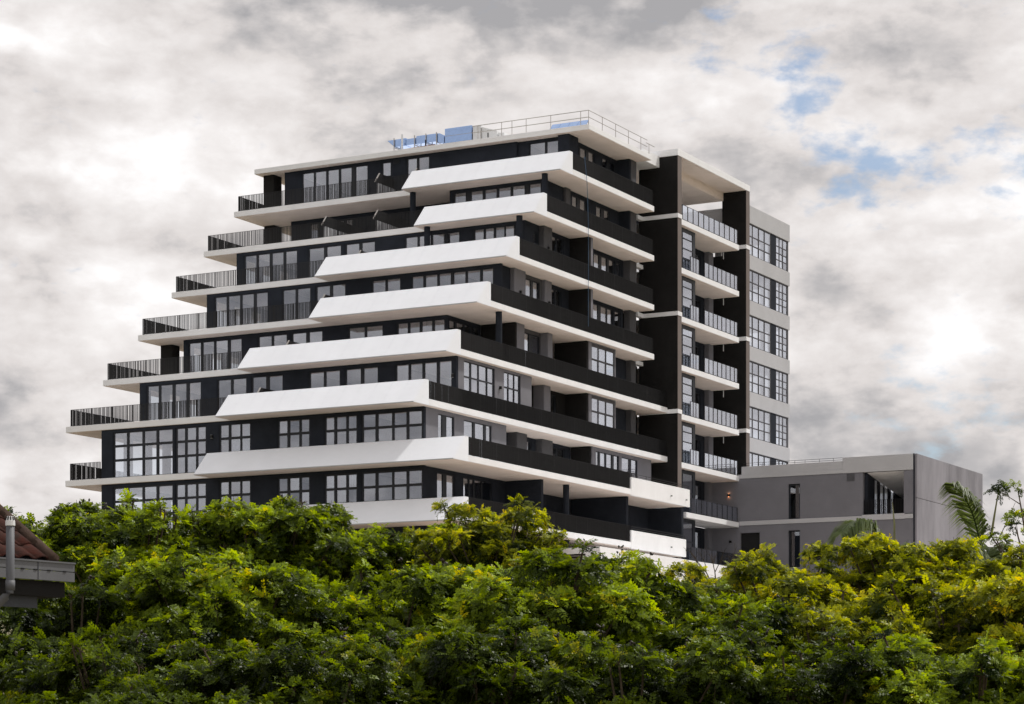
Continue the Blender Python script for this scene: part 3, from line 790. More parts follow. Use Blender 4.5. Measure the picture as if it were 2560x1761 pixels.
# loggia at the corner: open at the far side, glazed doors along its left wall
wall(A, 'S', 9.98, YA + .31, 21.0, 16.36, 19.24, [op([(14.2, 14.9), (15.3, 16.1), (16.2, 17.0), (17.5, 18.2)], 16.37, 18.95, pad=.2)], -1, m=M['charcoal'])
mk('wall', G().box(9.99, 12.3, 20.8, 21.0, 16.36, 18.3), M['charcoal'], A)
mk('loggia_ceiling', G().hexa([(9.985, YA + .3, 19.20), (13.2, YA + .3, 19.20), (13.2, 20.78, 17.95), (9.985, 20.78, 17.95), (9.985, YA + .3, 19.24), (13.2, YA + .3, 19.24), (13.2, 20.78, 18.0), (9.985, 20.78, 18.0)]), M['white'], A)
mk('loggia_floor', G().box(9.99, 13.2, YA + .3, 21.0, 16.0, 16.35), M['spandrel'], A)
railing(A, [(9.8, YA + .18), (12.62, YA + .18)], z=16.37, h=1.0)
# concrete end wall in panels
for i, (a, b) in enumerate(((12.44, 19.335), (19.365, 26.95))):
    for c, d in ((9.2, 14.3), (14.33, 17.36), (17.39, 20.33)):
        mk('concrete_panel', G().box(13.38, 13.52, a, b, c, d), M['concrete'], A, bevel=.008)
mk('corner_trim', G().box(13.325, 13.375, YA - .05, YA + .06, 9.2, 20.34), M['charcoal'], A)
mk('end_backing', G().box(13.2, 13.378, YA + .32, 26.94, 9.2, 16.0).box(13.2, 13.378, YA + .32, 26.94, 16.0, 19.23), M['midgrey'], A)
sconce(A, -.05, YA - .002, 18.16, lit=True); sconce(A, .08, YA - .002, 14.93)

# ================================================================= white service block below the balconies
W = thing('service_block', 'low white walled block with louvred opening at the foot of the apartment building', 'service block', (3, -10, 9.2))
mk('wall', G().box(4.0, 4.25, -16.5, 3.0, 9.2, 12.48), M['white'], W, bevel=.01)
mk('wall', G().box(.6, 3.3, -16.5, -16.3, 12.1, 12.47).box(3.3, 3.99, -16.5, -16.3, 9.2, 12.47), M['white'], W, bevel=.01)
mk('roof', G().box(.6, 3.98, -16.28, 2.9, 12.2, 12.42), M['white'], W)
for i in range(7):
    mk('louvre', G().bar((.6, -16.36, 11.98 - i*.17), (3.3, -16.36, 11.98 - i*.17), .12, .02, up=(0, .6, .8)), M['steel'], W)
mk('louvre_backing', G().box(.6, 3.3, -16.2, -16.1, 9.2, 12.19), M['black'], W)

# ================================================================= things on the roof
zr = 39.08
U = thing('air_handling_unit', 'silver blue metal air handling unit on the flat roof', 'air handler', (-10.1, -7.2, zr))
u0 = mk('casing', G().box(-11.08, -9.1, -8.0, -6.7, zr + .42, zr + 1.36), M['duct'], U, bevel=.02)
mk('seam', G().box(-11.09, -9.09, -8.012, -8.0, zr + .86, zr + .88), M['steel'], u0)
mk('base_frame', G().box(-11.12, -9.06, -8.03, -7.9, zr + .33, zr + .415).box(-11.12, -9.06, -6.8, -6.68, zr + .33, zr + .415), M['steel'], U)
for x in (-11.0, -9.2):
    for y in (-7.96, -6.75): mk('foot', G().box(x - .05, x + .05, y - .05, y + .05, zr, zr + .33), M['steel'], U)
E_ = thing('plant_cabinet', 'white plant cabinet with sloping duct cowl beside the silver air handler', 'cabinet', (-8.2, -7.4, zr))
mk('casing', G().box(-9.05, -8.45, -7.95, -6.9, zr, zr + 1.27), M['unit_white'], E_, bevel=.02)
mk('cowl', G().prism([(-8.44, zr), (-8.44, zr + 1.18), (-7.3, zr + .82), (-7.3, zr)], -7.9, -6.95, 'Y'), M['unit_white'], E_, bevel=.015)
mk('handle', G().box(-7.98, -7.92, -7.93, -7.905, zr + .45, zr + .75), M['rail'], E_)
mk('pipe', G().tube([(-8.44, -7.96, zr + .1), (-8.44, -7.96, zr + 1.1)], .03, 6), M['steel'], E_)
mk('fan_box', G().box(-7.28, -6.85, -7.8, -7.1, zr + .35, zr + .68), M['unit_white'], E_, bevel=.03)
D = thing('roof_duct', 'shiny foil-clad ventilation duct with angled mouth on brackets, left end of the roof', 'duct', (-13.2, -7.6, zr))
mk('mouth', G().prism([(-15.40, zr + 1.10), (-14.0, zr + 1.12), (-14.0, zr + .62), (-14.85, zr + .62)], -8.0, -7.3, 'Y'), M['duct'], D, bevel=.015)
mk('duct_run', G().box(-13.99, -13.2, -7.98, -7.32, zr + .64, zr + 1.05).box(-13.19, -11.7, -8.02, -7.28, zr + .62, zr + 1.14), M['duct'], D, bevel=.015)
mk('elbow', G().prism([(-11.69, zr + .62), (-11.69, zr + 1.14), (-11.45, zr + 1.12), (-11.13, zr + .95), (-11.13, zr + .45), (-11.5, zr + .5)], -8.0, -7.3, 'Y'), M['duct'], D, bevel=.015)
for x in (-14.85, -13.3, -12.45, -11.66):
    mk('bracket', G().box(x - .025, x + .025, -8.08, -8.03, zr, zr + 1.2).box(x - .025, x + .025, -7.26, -7.21, zr, zr + 1.2).box(x - .025, x + .025, -8.03, -7.26, zr + .55, zr + .6), M['steel'], D)
mk('vent_pipe', G().tube([(-14.15, -8.2, zr), (-14.15, -8.2, zr + 1.32)], .06, 10), M['unit_white'], D)
P_ = thing('lagged_pipework', 'brown lagged pipes on low stands under the foil duct', 'pipework', (-12.6, -8.4, zr))
mk('pipe', G().tube([(-14.3, -8.35, zr + .22), (-13.2, -8.35, zr + .26), (-11.6, -8.35, zr + .30)], .07, 8), M['lagging'], P_)
mk('pipe', G().tube([(-13.9, -8.55, zr + .12), (-12.8, -8.55, zr + .14)], .06, 8), M['rail'], P_)
for x in (-14.2, -13.4, -12.6, -11.8): mk('stand', G().box(x - .02, x + .02, -8.6, -8.25, zr, zr + .2), M['steel'], P_)
mk('valve', G().tube([(-12.3, -8.35, zr + .3), (-12.3, -8.35, zr + .72)], .04, 8), M['rail'], P_)
Q = thing('roof_sheet', 'crumpled white plastic sheet lying by the roof guard rail', 'plastic sheet', (-4.0, -8.3, zr))
g = G(); random.seed(5)
nx, ny = 15, 8
for j in range(ny):
    for i in range(nx):
        x = -5.6 + 2.5 * i / (nx - 1); y = -8.9 + 1.4 * j / (ny - 1)
        t = i / (nx - 1)
        h = (.06 + .5 * max(0, t - .35) ** 1.3) * math.sin(math.pi * min(1, .12 + j / (ny - 1) * .8)) + random.uniform(-.02, .03)
        g.v.append((x, y, zr + max(.01, h)))
for j in range(ny - 1):
    for i in range(nx - 1): g.f.append((j*nx+i, j*nx+i+1, (j+1)*nx+i+1, (j+1)*nx+i))
sh = mk('sheet', g, M['tarp'], Q, smooth=True)
R_ = thing('blue_sheet_row', 'row of blue sheet panels at the front corner of the roof', 'sheet panels', (-1.8, -8.5, zr))  # stands for blue parapet sheeting, drawn as tilted panels on legs
for i in range(4):
    x = -3.0 + i * .64
    mk('blue_sheet', G().hexa([(x, -8.95, zr + .12), (x + .61, -8.95, zr + .12), (x + .61, -8.9, zr + .10), (x, -8.9, zr + .10), (x, -8.55, zr + .52), (x + .61, -8.55, zr + .52), (x + .61, -8.5, zr + .5), (x, -8.5, zr + .5)]), M['duct'], R_)
mk('panel_frame', G().bar((-3.0, -8.5, zr + .05), (-.45, -8.5, zr + .05), .05).bar((-3.0, -8.9, zr + .06), (-.45, -8.9, zr + .06), .05), M['steel'], R_)
for x in (-2.9, -1.7, -.5): mk('leg', G().bar((x, -8.52, zr), (x, -8.52, zr + .5), .04), M['steel'], R_)
rp = thing('hanging_rope', 'thin blue rope hanging down over the side balconies from the top storey', 'rope', (.06, -9.8, 30))
pts = [(.04, -10.13, 36.87), (.06, -9.98, 36.1), (.06, -9.84, 35.4), (.06, -9.74, 34.2), (.06, -9.66, 33.0), (.06, -9.64, 31.5), (.06, -9.65, 29.2), (.06, -9.66, 26.6)]
mk('cord', G().tube(pts, .016, 6), M['rope'], rp)
mk('knot', G().tube([(.0, -10.15, 36.85), (.04, -10.13, 36.9), (.06, -10.1, 36.8)], .03, 6), M['rope'], rp)

# ================================================================= street frame: r to the right of the viewpoint, d away from it
RV = Vector((math.cos(TH), math.sin(TH), 0)); FV = Vector((-math.sin(TH), math.cos(TH), 0))
def st(r, d, z): 
    p = CAM + RV * r + FV * d
    return Vector((p.x, p.y, z))

# ================================================================= neighbour's house, left
H = thing('tiled_house', 'dark house corner with red clay tile roof and grey gutter at left edge', 'house', st(-7.2, 30.2, 0))
ev = Vector((0.595, 0.804)); nv = Vector((-0.804, 0.595))          # along the eave, and up the roof slope (street frame)
E0 = Vector((-5.92, 30.8))
def hp(a, t, z): 
    q = E0 + ev * a + nv * t
    return st(q.x, q.y, z)
def hbox(g, a0, a1, t0, t1, z0, z1):
    return g.hexa([hp(a0,t0,z0), hp(a1,t0,z0), hp(a1,t1,z0), hp(a0,t1,z0), hp(a0,t0,z1), hp(a1,t0,z1), hp(a1,t1,z1), hp(a0,t1,z1)])
PT = 0.66
gt = mk('gutter', hbox(hbox(hbox(G(), -4, .30, -.06, .02, 3.655, 3.775), -4, .30, -.058, .02, 3.785, 3.89), -4, .305, -.075, .03, 3.885, 3.905), M['gutter'], H)
for a in (-1.05, -.62, -.4, -.17, .10): mk('clip', hbox(G(), a, a + .05, -.068, -.055, 3.772, 3.79), M['rail'], gt)
mk('seam', hbox(G(), -.335, -.325, -.064, -.05, 3.66, 3.89), M['board'], gt)
mk('roof_deck', G().hexa([hp(-4,.03,3.86), hp(-.02,.03,3.86), hp(-.02,4,3.86+3.97*PT), hp(-4,4,3.86+3.97*PT), hp(-4,.03,3.90), hp(-.02,.03,3.90), hp(-.02,4,3.90+3.97*PT), hp(-4,4,3.90+3.97*PT)]), M['board'], H)
# one curved clay tile, shared
def tile_mesh():
    g = G(); n = 7; w = .29; L = .40
    for s_ in (0, 1):
        for i in range(n):
            t = i / (n - 1); a = -w/2 + w * t
            z = .045 * math.sin(math.pi * min(1, t * 1.25)) if t < .8 else .0
            g.v.append((a, L * s_, z + (.0 if s_ else .025)))
    for i in range(n - 1): g.f.append((i, i+1, n+i+1, n+i))
    b = len(g.v)
    for i in range(n): g.v.append((g.v[i][0], 0, g.v[i][2] - .02))
    for i in range(n - 1): g.f.append((b+i, b+i+1, i+1, i))
    me = bpy.data.meshes.new('tile'); me.from_pydata(g.v, [], g.f); me.materials.append(M['terra']); me.shade_smooth()
    return me
tm = tile_mesh()
slope = math.atan(PT)
exv = (RV * ev.x + FV * ev.y).normalized(); nxv = (RV * nv.x + FV * nv.y).normalized()
upv = nxv * math.cos(slope) + Vector((0,0,1)) * math.sin(slope)
nrm = exv.cross(upv).normalized()
if nrm.z < 0: nrm = -nrm
rotm = Matrix((exv, upv, exv.cross(upv))).transposed()
random.seed(3)
for r in range(9):
    for c in range(9):
        s_ = .02 + r * .33; a = -.16 - c * .285
        p = hp(a, s_ * math.cos(slope), 3.905 + s_ * math.sin(slope)) 
        o = bpy.data.objects.new('roof_tile', tm); link(o, H, p)
        o.rotation_euler = (rotm @ Matrix.Rotation(random.uniform(-.02, .02), 3, 'Z')).to_euler()
cap = bpy.data.meshes.new('verge_tile')
g = G().tube([(0, 0, 0), (0, .20, .004), (0, .42, .012)], [.085, .08, .075], 10)
cap.from_pydata(g.v, [], g.f); cap.materials.append(M['lichen']); cap.shade_smooth()
for r in range(9):
    s_ = -.02 + r * .36
    o = bpy.data.objects.new('verge_tile', cap); link(o, H, hp(-.02, s_ * math.cos(slope), 3.93 + s_ * math.sin(slope))); o.rotation_euler = rotm.to_euler()
mk('bargeboard', G().hexa([hp(-.04,.02,3.68), hp(.0,.02,3.68), hp(.0,4,3.68+3.97*PT), hp(-.04,4,3.68+3.97*PT), hp(-.04,.02,3.86), hp(.0,.02,3.86), hp(.0,4,3.86+3.97*PT), hp(-.04,4,3.86+3.97*PT)]), M['board'], H)
mk('eave_board', hbox(G(), -4, -.18, .12, .16, 3.30, 3.58), M['board'], H)
mk('soffit', hbox(G(), -4, .20, .02, 1.6, 3.45, 3.65), M['black'], H)  # black box put in for the shade gap under the gutter
mk('wall', hbox(G(), -4, -1.25, .62, 5, -.3, 3.44), M['black'], H)
mk('post', G().tube([hp(-.93, .2, -.2), hp(-.93, .2, 3.26)], .025, 10), M['pvc_white'], H)
vp = mk('vent_pipe', G().tube([st(-6.215, 29.5, 4.27), st(-6.215, 29.5, 3.50), st(-6.225, 29.5, 3.44), st(-6.27, 29.5, 3.38), st(-6.50, 29.5, 3.16), st(-6.62, 29.5, 3.05), st(-6.64, 29.5, -.2)], .053, 16), M['pvc'], H, smooth=True)
mk('socket', G().tube([st(-6.215, 29.5, 3.46), st(-6.215, 29.5, 3.58)], .060, 16), M['pvc'], vp, smooth=True)
cpz = [st(-6.215, 29.5, 4.255), st(-6.215, 29.5, 4.26), st(-6.215, 29.5, 4.315), st(-6.215, 29.5, 4.375)]
mk('cap', G().tube(cpz, [.056, .062, .060, .042], 16), M['pvc_white'], vp)
g = G()
for k in range(10):
    t = 2 * math.pi * k / 10
    c, s_ = math.cos(t), math.sin(t)
    q0 = st(-6.215 + .061 * c, 29.5 + .061 * s_, 4.325); q1 = st(-6.215 + .046 * c, 29.5 + .046 * s_, 4.370)
    g.bar(q0, q1, .014, .006)
mk('cap_slots', g, M['rail'], vp)

# ================================================================= trees
def leaf_template(seed, n_pairs=5):
    """pinnate leaf along +x, length 1: pairs of oval leaflets on a drooping midrib"""
    rg = np.random.default_rng(seed)
    V = []; F = []
    def rib(s): return np.array([s, 0, 0.10 * s - 0.42 * s * s])
    def leaflet(base, d, up, ln, wd):
        d = d + rg.normal(0, .10, 3); up = up + rg.normal(0, .28, 3)
        d = d / np.linalg.norm(d); sd = np.cross(up, d); sd /= np.linalg.norm(sd)
        b = len(V)
        V.extend([base, base + d * ln * .33 + sd * wd, base + d * ln * .74 + sd * wd * .85, base + d * ln - np.array([0, 0, ln * .10]), base + d * ln * .74 - sd * wd * .85, base + d * ln * .33 - sd * wd])
        F.append((b, b+1, b+2, b+3, b+4, b+5))
    for i in range(n_pairs):
        s = .24 + .66 * i / (n_pairs - 1)
        for sg in (-1, 1):
            leaflet(rib(s), np.array([.50, sg * .86, -.16]), np.array([0.1, 0, 1.0]), .30 * (1 - .30 * abs(s - .5)), .066)
    leaflet(rib(.93), np.array([1, 0, -.6]), np.array([0.5, 0, .9]), .26, .066)
    return np.array(V), np.array(F)
LT = [leaf_template(q) for q in range(4)]
def unit(a): return a / np.maximum(1e-9, np.linalg.norm(a, axis=-1, keepdims=True))
def crown_mesh(name, lobes, tips_per_area, rng, leaf_len, per_tip=(8, 12), open_=0.0, young=0.0):
    P = []; D = []; T_ = []
    C = np.array([l[:3] for l in lobes]); R = np.array([l[3] for l in lobes])
    for ci, (x, y, z, r) in enumerate(lobes):
        n = int(tips_per_area * r * r * 12)
        d = rng.normal(size=(n, 3)); d = unit(d)
        keep = d[:, 2] > rng.uniform(-.75, .25, n); d = d[keep]
        rad = r * (0.62 + .43 * rng.random(len(d)) ** .55)
        p = np.array([x, y, z]) + d * rad[:, None] * np.array([1, 1, .66])
        dist = np.linalg.norm((p[:, None] - C[None]) / np.array([1, 1, .66]), axis=2) / R[None]
        dist[:, ci] = 9
        k = dist.min(1) > .70
        P.append(p[k]); D.append(unit(d[k] * .8 + np.array([0, 0, .75]))); T_.append(rng.normal(.0, .10) + .385 + rng.normal(0, .14, k.sum()) + young)
    P = np.concatenate(P); D = np.concatenate(D); T_ = np.concatenate(T_)
    n = len(P)
    cnt = rng.integers(per_tip[0], per_tip[1] + 1, n)
    idx = np.repeat(np.arange(n), cnt); m = len(idx)
    ax = D[idx]
    ref = unit(np.cross(ax, np.tile([0.3, .2, 1.0], (m, 1)) + rng.normal(0, .2, (m, 3))))
    ref2 = np.cross(ax, ref)
    ang = rng.uniform(0, 2 * np.pi, m); el = rng.uniform(-.15, 1.0, m)
    side = ref * np.cos(ang)[:, None] + ref2 * np.sin(ang)[:, None]
    X = unit(side * np.cos(el)[:, None] + ax * np.sin(el)[:, None])
    Z = unit(ax - X * (ax * X).sum(1, keepdims=True) + rng.normal(0, .25, (m, 3)))
    Y = unit(np.cross(Z, X)); Z = np.cross(X, Y)
    sc = leaf_len * rng.uniform(.65, 1.2, m)
    Rm = np.stack([X, Y, Z], axis=1)                       # rows: local axes
    # young yellower leaves at shoot ends; tint also paints lit tuft tops and dark gaps
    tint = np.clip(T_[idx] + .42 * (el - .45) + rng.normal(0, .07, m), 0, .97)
    which = rng.integers(0, 4, m)
    VV = []; FF = []; TT = []; off = 0
    for q in range(4):
        sel = which == q; LV, LF = LT[q]; mm = int(sel.sum()); nv = len(LV)
        verts = P[idx][sel][:, None, :] + sc[sel][:, None, None] * np.einsum('vk,mkj->mvj', LV, Rm[sel])
        VV.append(verts.reshape(-1, 3)); FF.append((LF[None] + (off + np.arange(mm) * nv)[:, None, None]).reshape(-1, 6))
        TT.append(np.repeat(tint[sel], nv)); off += mm * nv
    verts = np.concatenate(VV); faces = np.concatenate(FF); tt = np.concatenate(TT)
    me = bpy.data.meshes.new(name)
    me.vertices.add(len(verts)); me.vertices.foreach_set('co', verts.reshape(-1).astype(np.float32))
    nf = len(faces)
    me.loops.add(nf * 6); me.loops.foreach_set('vertex_index', faces.reshape(-1).astype(np.int32))
    me.polygons.add(nf); me.polygons.foreach_set('loop_start', (np.arange(nf) * 6).astype(np.int32)); me.polygons.foreach_set('loop_total', np.full(nf, 6, np.int32))
    at = me.attributes.new('tint', 'FLOAT', 'POINT')
    at.data.foreach_set('value', tt.astype(np.float32))
    me.update(calc_edges=True)
    return me, P, D
def tree_proto(seed, R, h, n_lobes, leaf_len, dens, lobe_r=(.55, .95), young=0.0, squash=.62, shoots=26, material='leaf_green', twigs=25, pods=0):
    rng = np.random.default_rng(seed)
    cz = h - R * squash
    lobes = []
    for i in range(n_lobes):
        for _ in range(60):
            d = unit(rng.normal(size=3)); d[2] = abs(d[2]) * 1.0 - .30; d = unit(d)
            q = np.array([0, 0, cz]) + d * np.array([R, R, R * squash]) * rng.uniform(.50, .92) + np.array([0, 0, rng.normal(0, .14)])
            r = rng.uniform(*lobe_r)
            if all(np.linalg.norm(q - l[:3]) > .72 * (r + l[3]) for l in map(np.array, lobes)): break
        lobes.append((*q, r))
    n_big = len(lobes)
    for i in range(shoots):                                # single shoots standing out of the crown
        l = lobes[rng.integers(0, n_big)]
        d = unit(rng.normal(size=3) + np.array([0, 0, .8])); d[2] = abs(d[2])
        lobes.append((*(np.array(l[:3]) + d * (l[3] * np.array([1, 1, .66]) + rng.uniform(.08, .26))), rng.uniform(.10, .20)))
    lobes.append((0, 0, cz - .1, R * .62))
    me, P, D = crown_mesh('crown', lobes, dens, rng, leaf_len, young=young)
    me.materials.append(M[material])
    g = G()
    base = [(0, 0, -.4), (.05, .03, h * .16), (-.04, .08, h * .34), (0, 0, cz + .1)]
    g.tube(base, [.15, .12, .10, .06], 8)
    for l in lobes[:-1]:
        a = Vector(base[2]).lerp(Vector(base[1]), rng.uniform(0, .9)); e = Vector(l[:3])
        mdl = (a + e) / 2 + Vector((0, 0, -.15))
        g.tube([a, mdl, e], [.055, .038, .018], 6)
        for _ in range(6):                                 # twigs
            d = Vector(unit(rng.normal(size=3) + np.array([0, 0, .6])))
            g.tube([e, e + d * l[3] * .5 + Vector((0, 0, .03)), e + d * l[3] * .98], [.014, .009, .004], 4, cap=False)
    me2 = bpy.data.meshes.new('trunk'); me2.from_pydata(g.v, [], g.f); me2.materials.append(M['bark']); me2.shade_smooth()
    pm = None
    if pods:
        gp = G(); tops = np.argsort(-(P[:, 2] + rng.normal(0, .25, len(P))))[:pods]
        for t in tops:
            p = Vector(P[t]); d = Vector(D[t])
            tip = p + Vector((d.x * .12, d.y * .12, .16 + .12 * rng.random()))
            gp.tube([p - Vector((0, 0, .1)), p.lerp(tip, .6), tip], [.006, .005, .003], 4, cap=False)
            for _ in range(rng.integers(2, 5)):
                o_ = Vector(rng.normal(0, .05, 3)); dd = Vector(unit(rng.normal(size=3) + np.array([0, 0, .7])))
                c0 = tip + o_ * .6
                gp.tube([c0, c0 + dd * .025, c0 + dd * .06, c0 + dd * .095], [.004, .022, .025, .004], 6)
        pm = bpy.data.meshes.new('seed_pods'); pm.from_pydata(gp.v, [], gp.f); pm.materials.append(M['pod']); pm.shade_smooth()
    return me, me2, pm, float(np.sort(P[:, 2])[-8]) + .12
def gz(p):
    y = p.y; x = p.x
    t = min(1, max(0, (y + 85) / 45)); t = t * t * (3 - 2 * t)
    return 8.6 * t
def plant_tree(proto, r, d, top, label, h, mat_=None, rz=0.0, sc=1.0, name='leafy_tree', group='leafy trees in front of the apartment building'):
    me, me2, pm, h = proto
    at = st(r, d, 0)
    g0 = gz(at)
    at.z = top - h * sc
    t = thing(name, label, 'tree', at, group)
    t.rotation_euler = (0, 0, rz); t.scale = (sc, sc, sc)
    c = bpy.data.objects.new('crown', me); COL.objects.link(c); c.parent = t
    if mat_:
        c.material_slots[0].link = 'OBJECT'; c.material_slots[0].material = M[mat_]
    b = bpy.data.objects.new('trunk', me2); COL.objects.link(b); b.parent = t
    if pm:
        q = bpy.data.objects.new('seed_pods', pm); COL.objects.link(q); q.parent = t; q['kind'] = 'stuff'
    drop = at.z - g0
    if drop > .3:                                          # lower trunk down to the sloping ground
        g = G().tube([(0, 0, -.35), (.03, -.02, -drop / sc / 2), (0, 0, -drop / sc - .3)], [.15, .17, .22], 8)
        m3 = bpy.data.meshes.new('bole'); m3.from_pydata(g.v, [], g.f); m3.materials.append(M['bark'])
        q = bpy.data.objects.new('bole', m3); COL.objects.link(q); q.parent = t
    return t
PR = [
    tree_proto(1, 2.8, 4.6, 30, .25, 16, pods=12, lobe_r=(.35, .85)),
    tree_proto(2, 2.5, 4.4, 26, .25, 17, young=.02, lobe_r=(.35, .8)),
    tree_proto(3, 3.0, 4.8, 34, .25, 15, lobe_r=(.35, .9), pods=6),
    tree_proto(4, 2.2, 4.2, 26, .23, 18, young=.04, lobe_r=(.28, .65)),
    tree_proto(5, 2.7, 4.4, 40, .21, 20, young=.04, lobe_r=(.25, .55)),
]
PH = [4.6, 4.4, 4.8, 4.2, 4.4]
F_ = 5954.4
def row(items):
    for (px, py, d, k, rz, sc, m_, lab) in items:
        r = (px - 1280) / F_ * d; top = 1.7 + (1831 - py) / F_ * d
        plant_tree(PR[k], r, d, top, lab, PH[k], m_, rz, sc)
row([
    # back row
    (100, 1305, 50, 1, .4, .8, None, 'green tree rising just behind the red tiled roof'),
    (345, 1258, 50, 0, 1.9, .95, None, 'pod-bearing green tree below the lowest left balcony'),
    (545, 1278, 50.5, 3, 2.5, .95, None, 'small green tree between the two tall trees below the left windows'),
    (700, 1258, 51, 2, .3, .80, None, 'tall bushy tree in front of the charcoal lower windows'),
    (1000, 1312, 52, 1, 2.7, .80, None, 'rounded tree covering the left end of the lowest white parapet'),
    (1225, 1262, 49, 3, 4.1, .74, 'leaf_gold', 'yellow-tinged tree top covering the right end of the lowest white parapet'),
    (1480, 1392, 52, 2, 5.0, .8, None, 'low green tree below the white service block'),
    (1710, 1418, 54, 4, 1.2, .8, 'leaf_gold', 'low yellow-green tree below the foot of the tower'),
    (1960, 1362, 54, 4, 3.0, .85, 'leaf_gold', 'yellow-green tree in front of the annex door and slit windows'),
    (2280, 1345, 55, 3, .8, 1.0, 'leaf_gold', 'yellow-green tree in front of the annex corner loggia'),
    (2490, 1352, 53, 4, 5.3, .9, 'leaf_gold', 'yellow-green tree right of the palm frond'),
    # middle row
    (200, 1440, 44, 2, 2.2, .9, 'leaf_shade', 'dark green tree right under the grey gutter'),
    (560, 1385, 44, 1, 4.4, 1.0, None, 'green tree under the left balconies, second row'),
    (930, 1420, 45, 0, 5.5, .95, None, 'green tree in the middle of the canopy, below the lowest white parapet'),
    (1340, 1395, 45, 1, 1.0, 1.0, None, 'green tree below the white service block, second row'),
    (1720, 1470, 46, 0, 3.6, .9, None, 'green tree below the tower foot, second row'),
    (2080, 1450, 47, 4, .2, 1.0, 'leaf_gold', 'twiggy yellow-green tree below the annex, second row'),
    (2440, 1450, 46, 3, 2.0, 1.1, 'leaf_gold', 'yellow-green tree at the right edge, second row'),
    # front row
    (330, 1590, 38, 0, .9, .85, 'leaf_shade', 'shaded dark green tree at the bottom left'),
    (760, 1610, 37, 2, 4.8, .8, 'leaf_shade', 'shaded dark green tree at the bottom, left of centre'),
    (1180, 1545, 39, 1, 3.3, .9, 'leaf_shade', 'green tree at the bottom centre'),
    (1600, 1600, 38, 2, 1.7, .8, 'leaf_shade', 'shaded dark green tree at the bottom, right of centre'),
    (2010, 1590, 39, 0, 2.9, .85, 'leaf_shade', 'green tree at the bottom right, below the twiggy tree'),
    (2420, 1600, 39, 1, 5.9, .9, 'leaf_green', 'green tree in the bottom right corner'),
])
# open branchy tree at the right edge
def open_tree():
    rng = np.random.default_rng(21)
    d = 58; base = st((2600 - 1280) / F_ * d, d, 0); b0 = base.copy(); b0.z = gz(base)
    t = thing('branchy_tree', 'open branchy tree with small dark leaf tufts at the right edge', 'tree', b0)
    g = G(); lobes = []
    top = 1.7 + (1831 - 1190) / F_ * d
    org = st((2600 - 1280) / F_ * d, d, top - 3.0)
    g.tube([b0 - Vector((0, 0, .3)), org], [.2, .12], 8)
    for px, py in ((2556, 1212), (2535, 1318), (2495, 1325), (2525, 1350), (2480, 1352), (2610, 1300), (2560, 1335), (2575, 1370)):
        e = st((px - 1280) / F_ * d, d + rng.uniform(-1, 1), 1.7 + (1831 - py) / F_ * d)
        m = org.lerp(e, .55) + Vector((0, 0, -.2))
        g.tube([org, m, e], [.06, .035, .012], 6)
        lobes.append((*e, rng.uniform(.12, .20)))
        for _ in range(1):
            w_ = e + Vector(rng.normal(0, .35, 3)); g.tube([m.lerp(e, .7), w_], [.014, .005], 4, cap=False); lobes.append((*w_, rng.uniform(.10, .2)))
    mk('trunk', g, M['bark'], t, smooth=True)
    me, _, _ = crown_mesh('crown', lobes, 22, rng, .20, young=.0)
    me.materials.append(M['leaf_green'])
    o = bpy.data.objects.new('crown', me); link(o, t, (0, 0, 0))
open_tree()
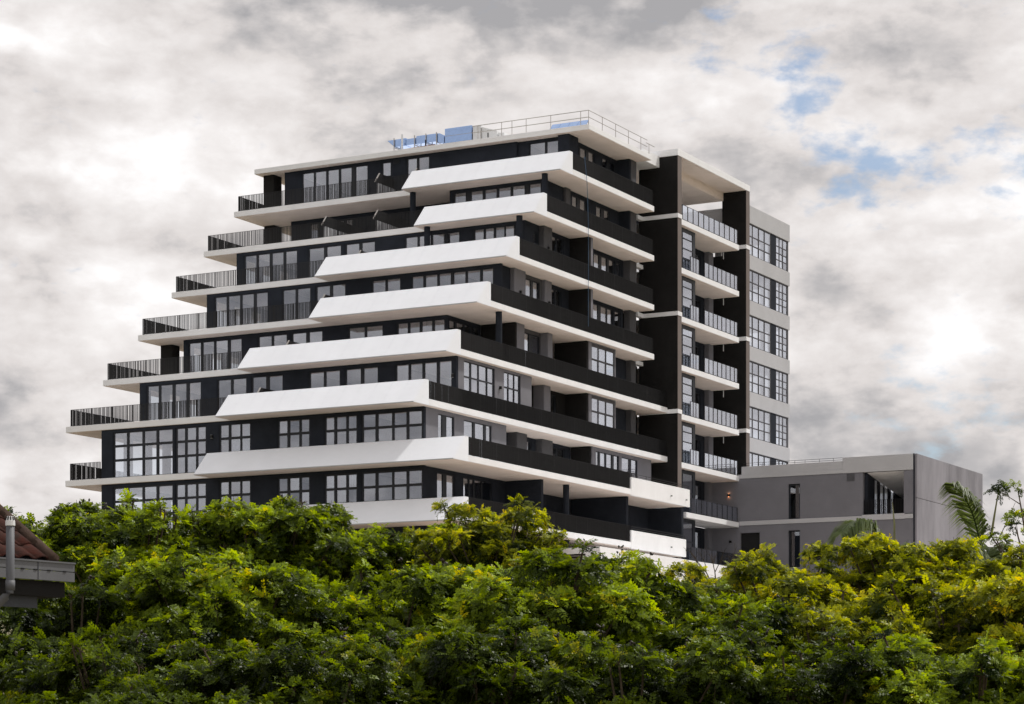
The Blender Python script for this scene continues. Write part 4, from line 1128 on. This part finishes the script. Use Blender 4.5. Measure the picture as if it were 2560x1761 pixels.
# palms
def palm(label, crown, fronds, spear=None):
    g0 = crown.copy(); g0.z = gz(crown)
    t = thing('palm_tree', label, 'palm', g0, 'young palms behind the trees')
    mk('trunk', G().tube([g0 - Vector((0, 0, .3)), (g0 + crown) / 2, crown], [.16, .13, .11], 10), M['palm_bark'], t, smooth=True)
    rng = np.random.default_rng(8)
    for pts in fronds:
        P = [crown] + pts
        cur = []
        n = 46
        for i in range(n):                                 # smooth curve through the points
            u = i / (n - 1) * (len(P) - 1); k = min(int(u), len(P) - 2); f = u - k
            p0, p1, p2, p3 = P[max(k-1, 0)], P[k], P[k+1], P[min(k+2, len(P)-1)]
            cur.append(.5 * ((2*p1) + (p2-p0)*f + (2*p0-5*p1+4*p2-p3)*f*f + (3*p1-p0-3*p2+p3)*f**3))
        g = G().tube(cur[::3], [.028 - .022 * i / 15 for i in range(len(cur[::3]))], 6, cap=False)
        fr = mk('frond', g, M['leaf_palm'], t, smooth=True)
        q = G()
        for i in range(4, n):
            s = i / (n - 1); dr = (cur[min(i+1, n-1)] - cur[i-1]).normalized()
            sd = dr.cross(Vector((0, 0, 1))); sd = sd.normalized() if sd.length > .05 else RV.copy()
            ln = .88 * (math.sin(math.pi * min(1, .14 + .80 * s)) ** .5)
            for sg in (-1, 1):
                for rep in (0, 1, 2):
                    dd = (sd * sg * .75 + dr * .75 + Vector((0, 0, -.1)) + Vector(rng.normal(0, .12, 3))).normalized()
                    b0 = cur[i] + dr * rep * .02
                    m1 = b0 + dd * ln * .5 + Vector((0, 0, -.05 * ln)); e1 = b0 + dd * ln * .85 + Vector((0, 0, -.48 * ln))
                    w = dr.cross(dd).cross(dd).normalized() * .022
                    b = len(q.v); q.v += [tuple(b0 - w*.6), tuple(b0 + w*.6), tuple(m1 + w), tuple(m1 - w), tuple(e1)]
                    q.f += [(b, b+1, b+2, b+3), (b+3, b+2, b+4)]
        lf = mk('leaflets', q, M['leaf_palm'], fr); lf['kind'] = 'stuff'
        at = lf.data.attributes.new('tint', 'FLOAT', 'POINT'); at.data.foreach_set('value', np.full(len(lf.data.vertices), .62, np.float32))
    if spear:
        mk('spear_leaf', G().tube(spear, [.035, .026, .006], 6), M['spear'], t)
def sp(px, py, d): return st((px - 1280) / F_ * d, d, 1.7 + (1831 - py) / F_ * d)
palm('palm with tall feathery frond in front of the concrete end wall', sp(2458, 1440, 60),
     [[sp(2448, 1350, 60), sp(2431, 1284, 59.8), sp(2408, 1240, 59.5), sp(2384, 1212, 59.2)], [sp(2475, 1370, 60.5), sp(2490, 1400, 60.8), sp(2505, 1450, 61)], [sp(2430, 1380, 59), sp(2390, 1370, 58.5), sp(2345, 1400, 58)]],
     [sp(2478, 1340, 60), sp(2486, 1290, 60), sp(2500, 1204, 60)])
palm('palm with a low arching frond in front of the grey annex wall', sp(2225, 1400, 61),
     [[sp(2196, 1332, 61), sp(2156, 1304, 60.8), sp(2124, 1309, 60.5), sp(2104, 1332, 60.2)], [sp(2260, 1370, 61), sp(2300, 1400, 61.5)]],
     [sp(2236, 1370, 61), sp(2236, 1310, 61), sp(2231, 1256, 61)])

# bare twiggy shrub between the annex foot and the trees
def bare_shrub():
    rng = np.random.default_rng(5)
    c = sp(1790, 1470, 57); b0 = c.copy(); b0.z = gz(c)
    t = thing('bare_shrub', 'leafless twiggy shrub poking up in front of the annex balcony', 'shrub', b0)
    g = G().tube([b0 - Vector((0, 0, .2)), c], [.07, .04], 6)
    def grow(p, d, ln, r, depth):
        q = p + d * ln; m = p.lerp(q, .5) + Vector(rng.normal(0, .04 * ln, 3))
        g.tube([p, m, q], [r, r * .8, r * .55], 5, cap=False)
        if depth:
            for _ in range(3 if depth > 1 else 2):
                nd = (d + Vector(rng.normal(0, .38, 3)) + Vector((0, 0, .15))).normalized(); grow(q.lerp(m, rng.uniform(0, .6)), nd, ln * rng.uniform(.6, .85), r * .55, depth - 1)
    for px, py in ((1745, 1395), (1785, 1400), (1830, 1398)):
        e = sp(px, py, 57); grow(c, (e - c).normalized(), (e - c).length * .62, .022, 3)
    mk('branches', g, M['bark'], t, smooth=True)
bare_shrub()
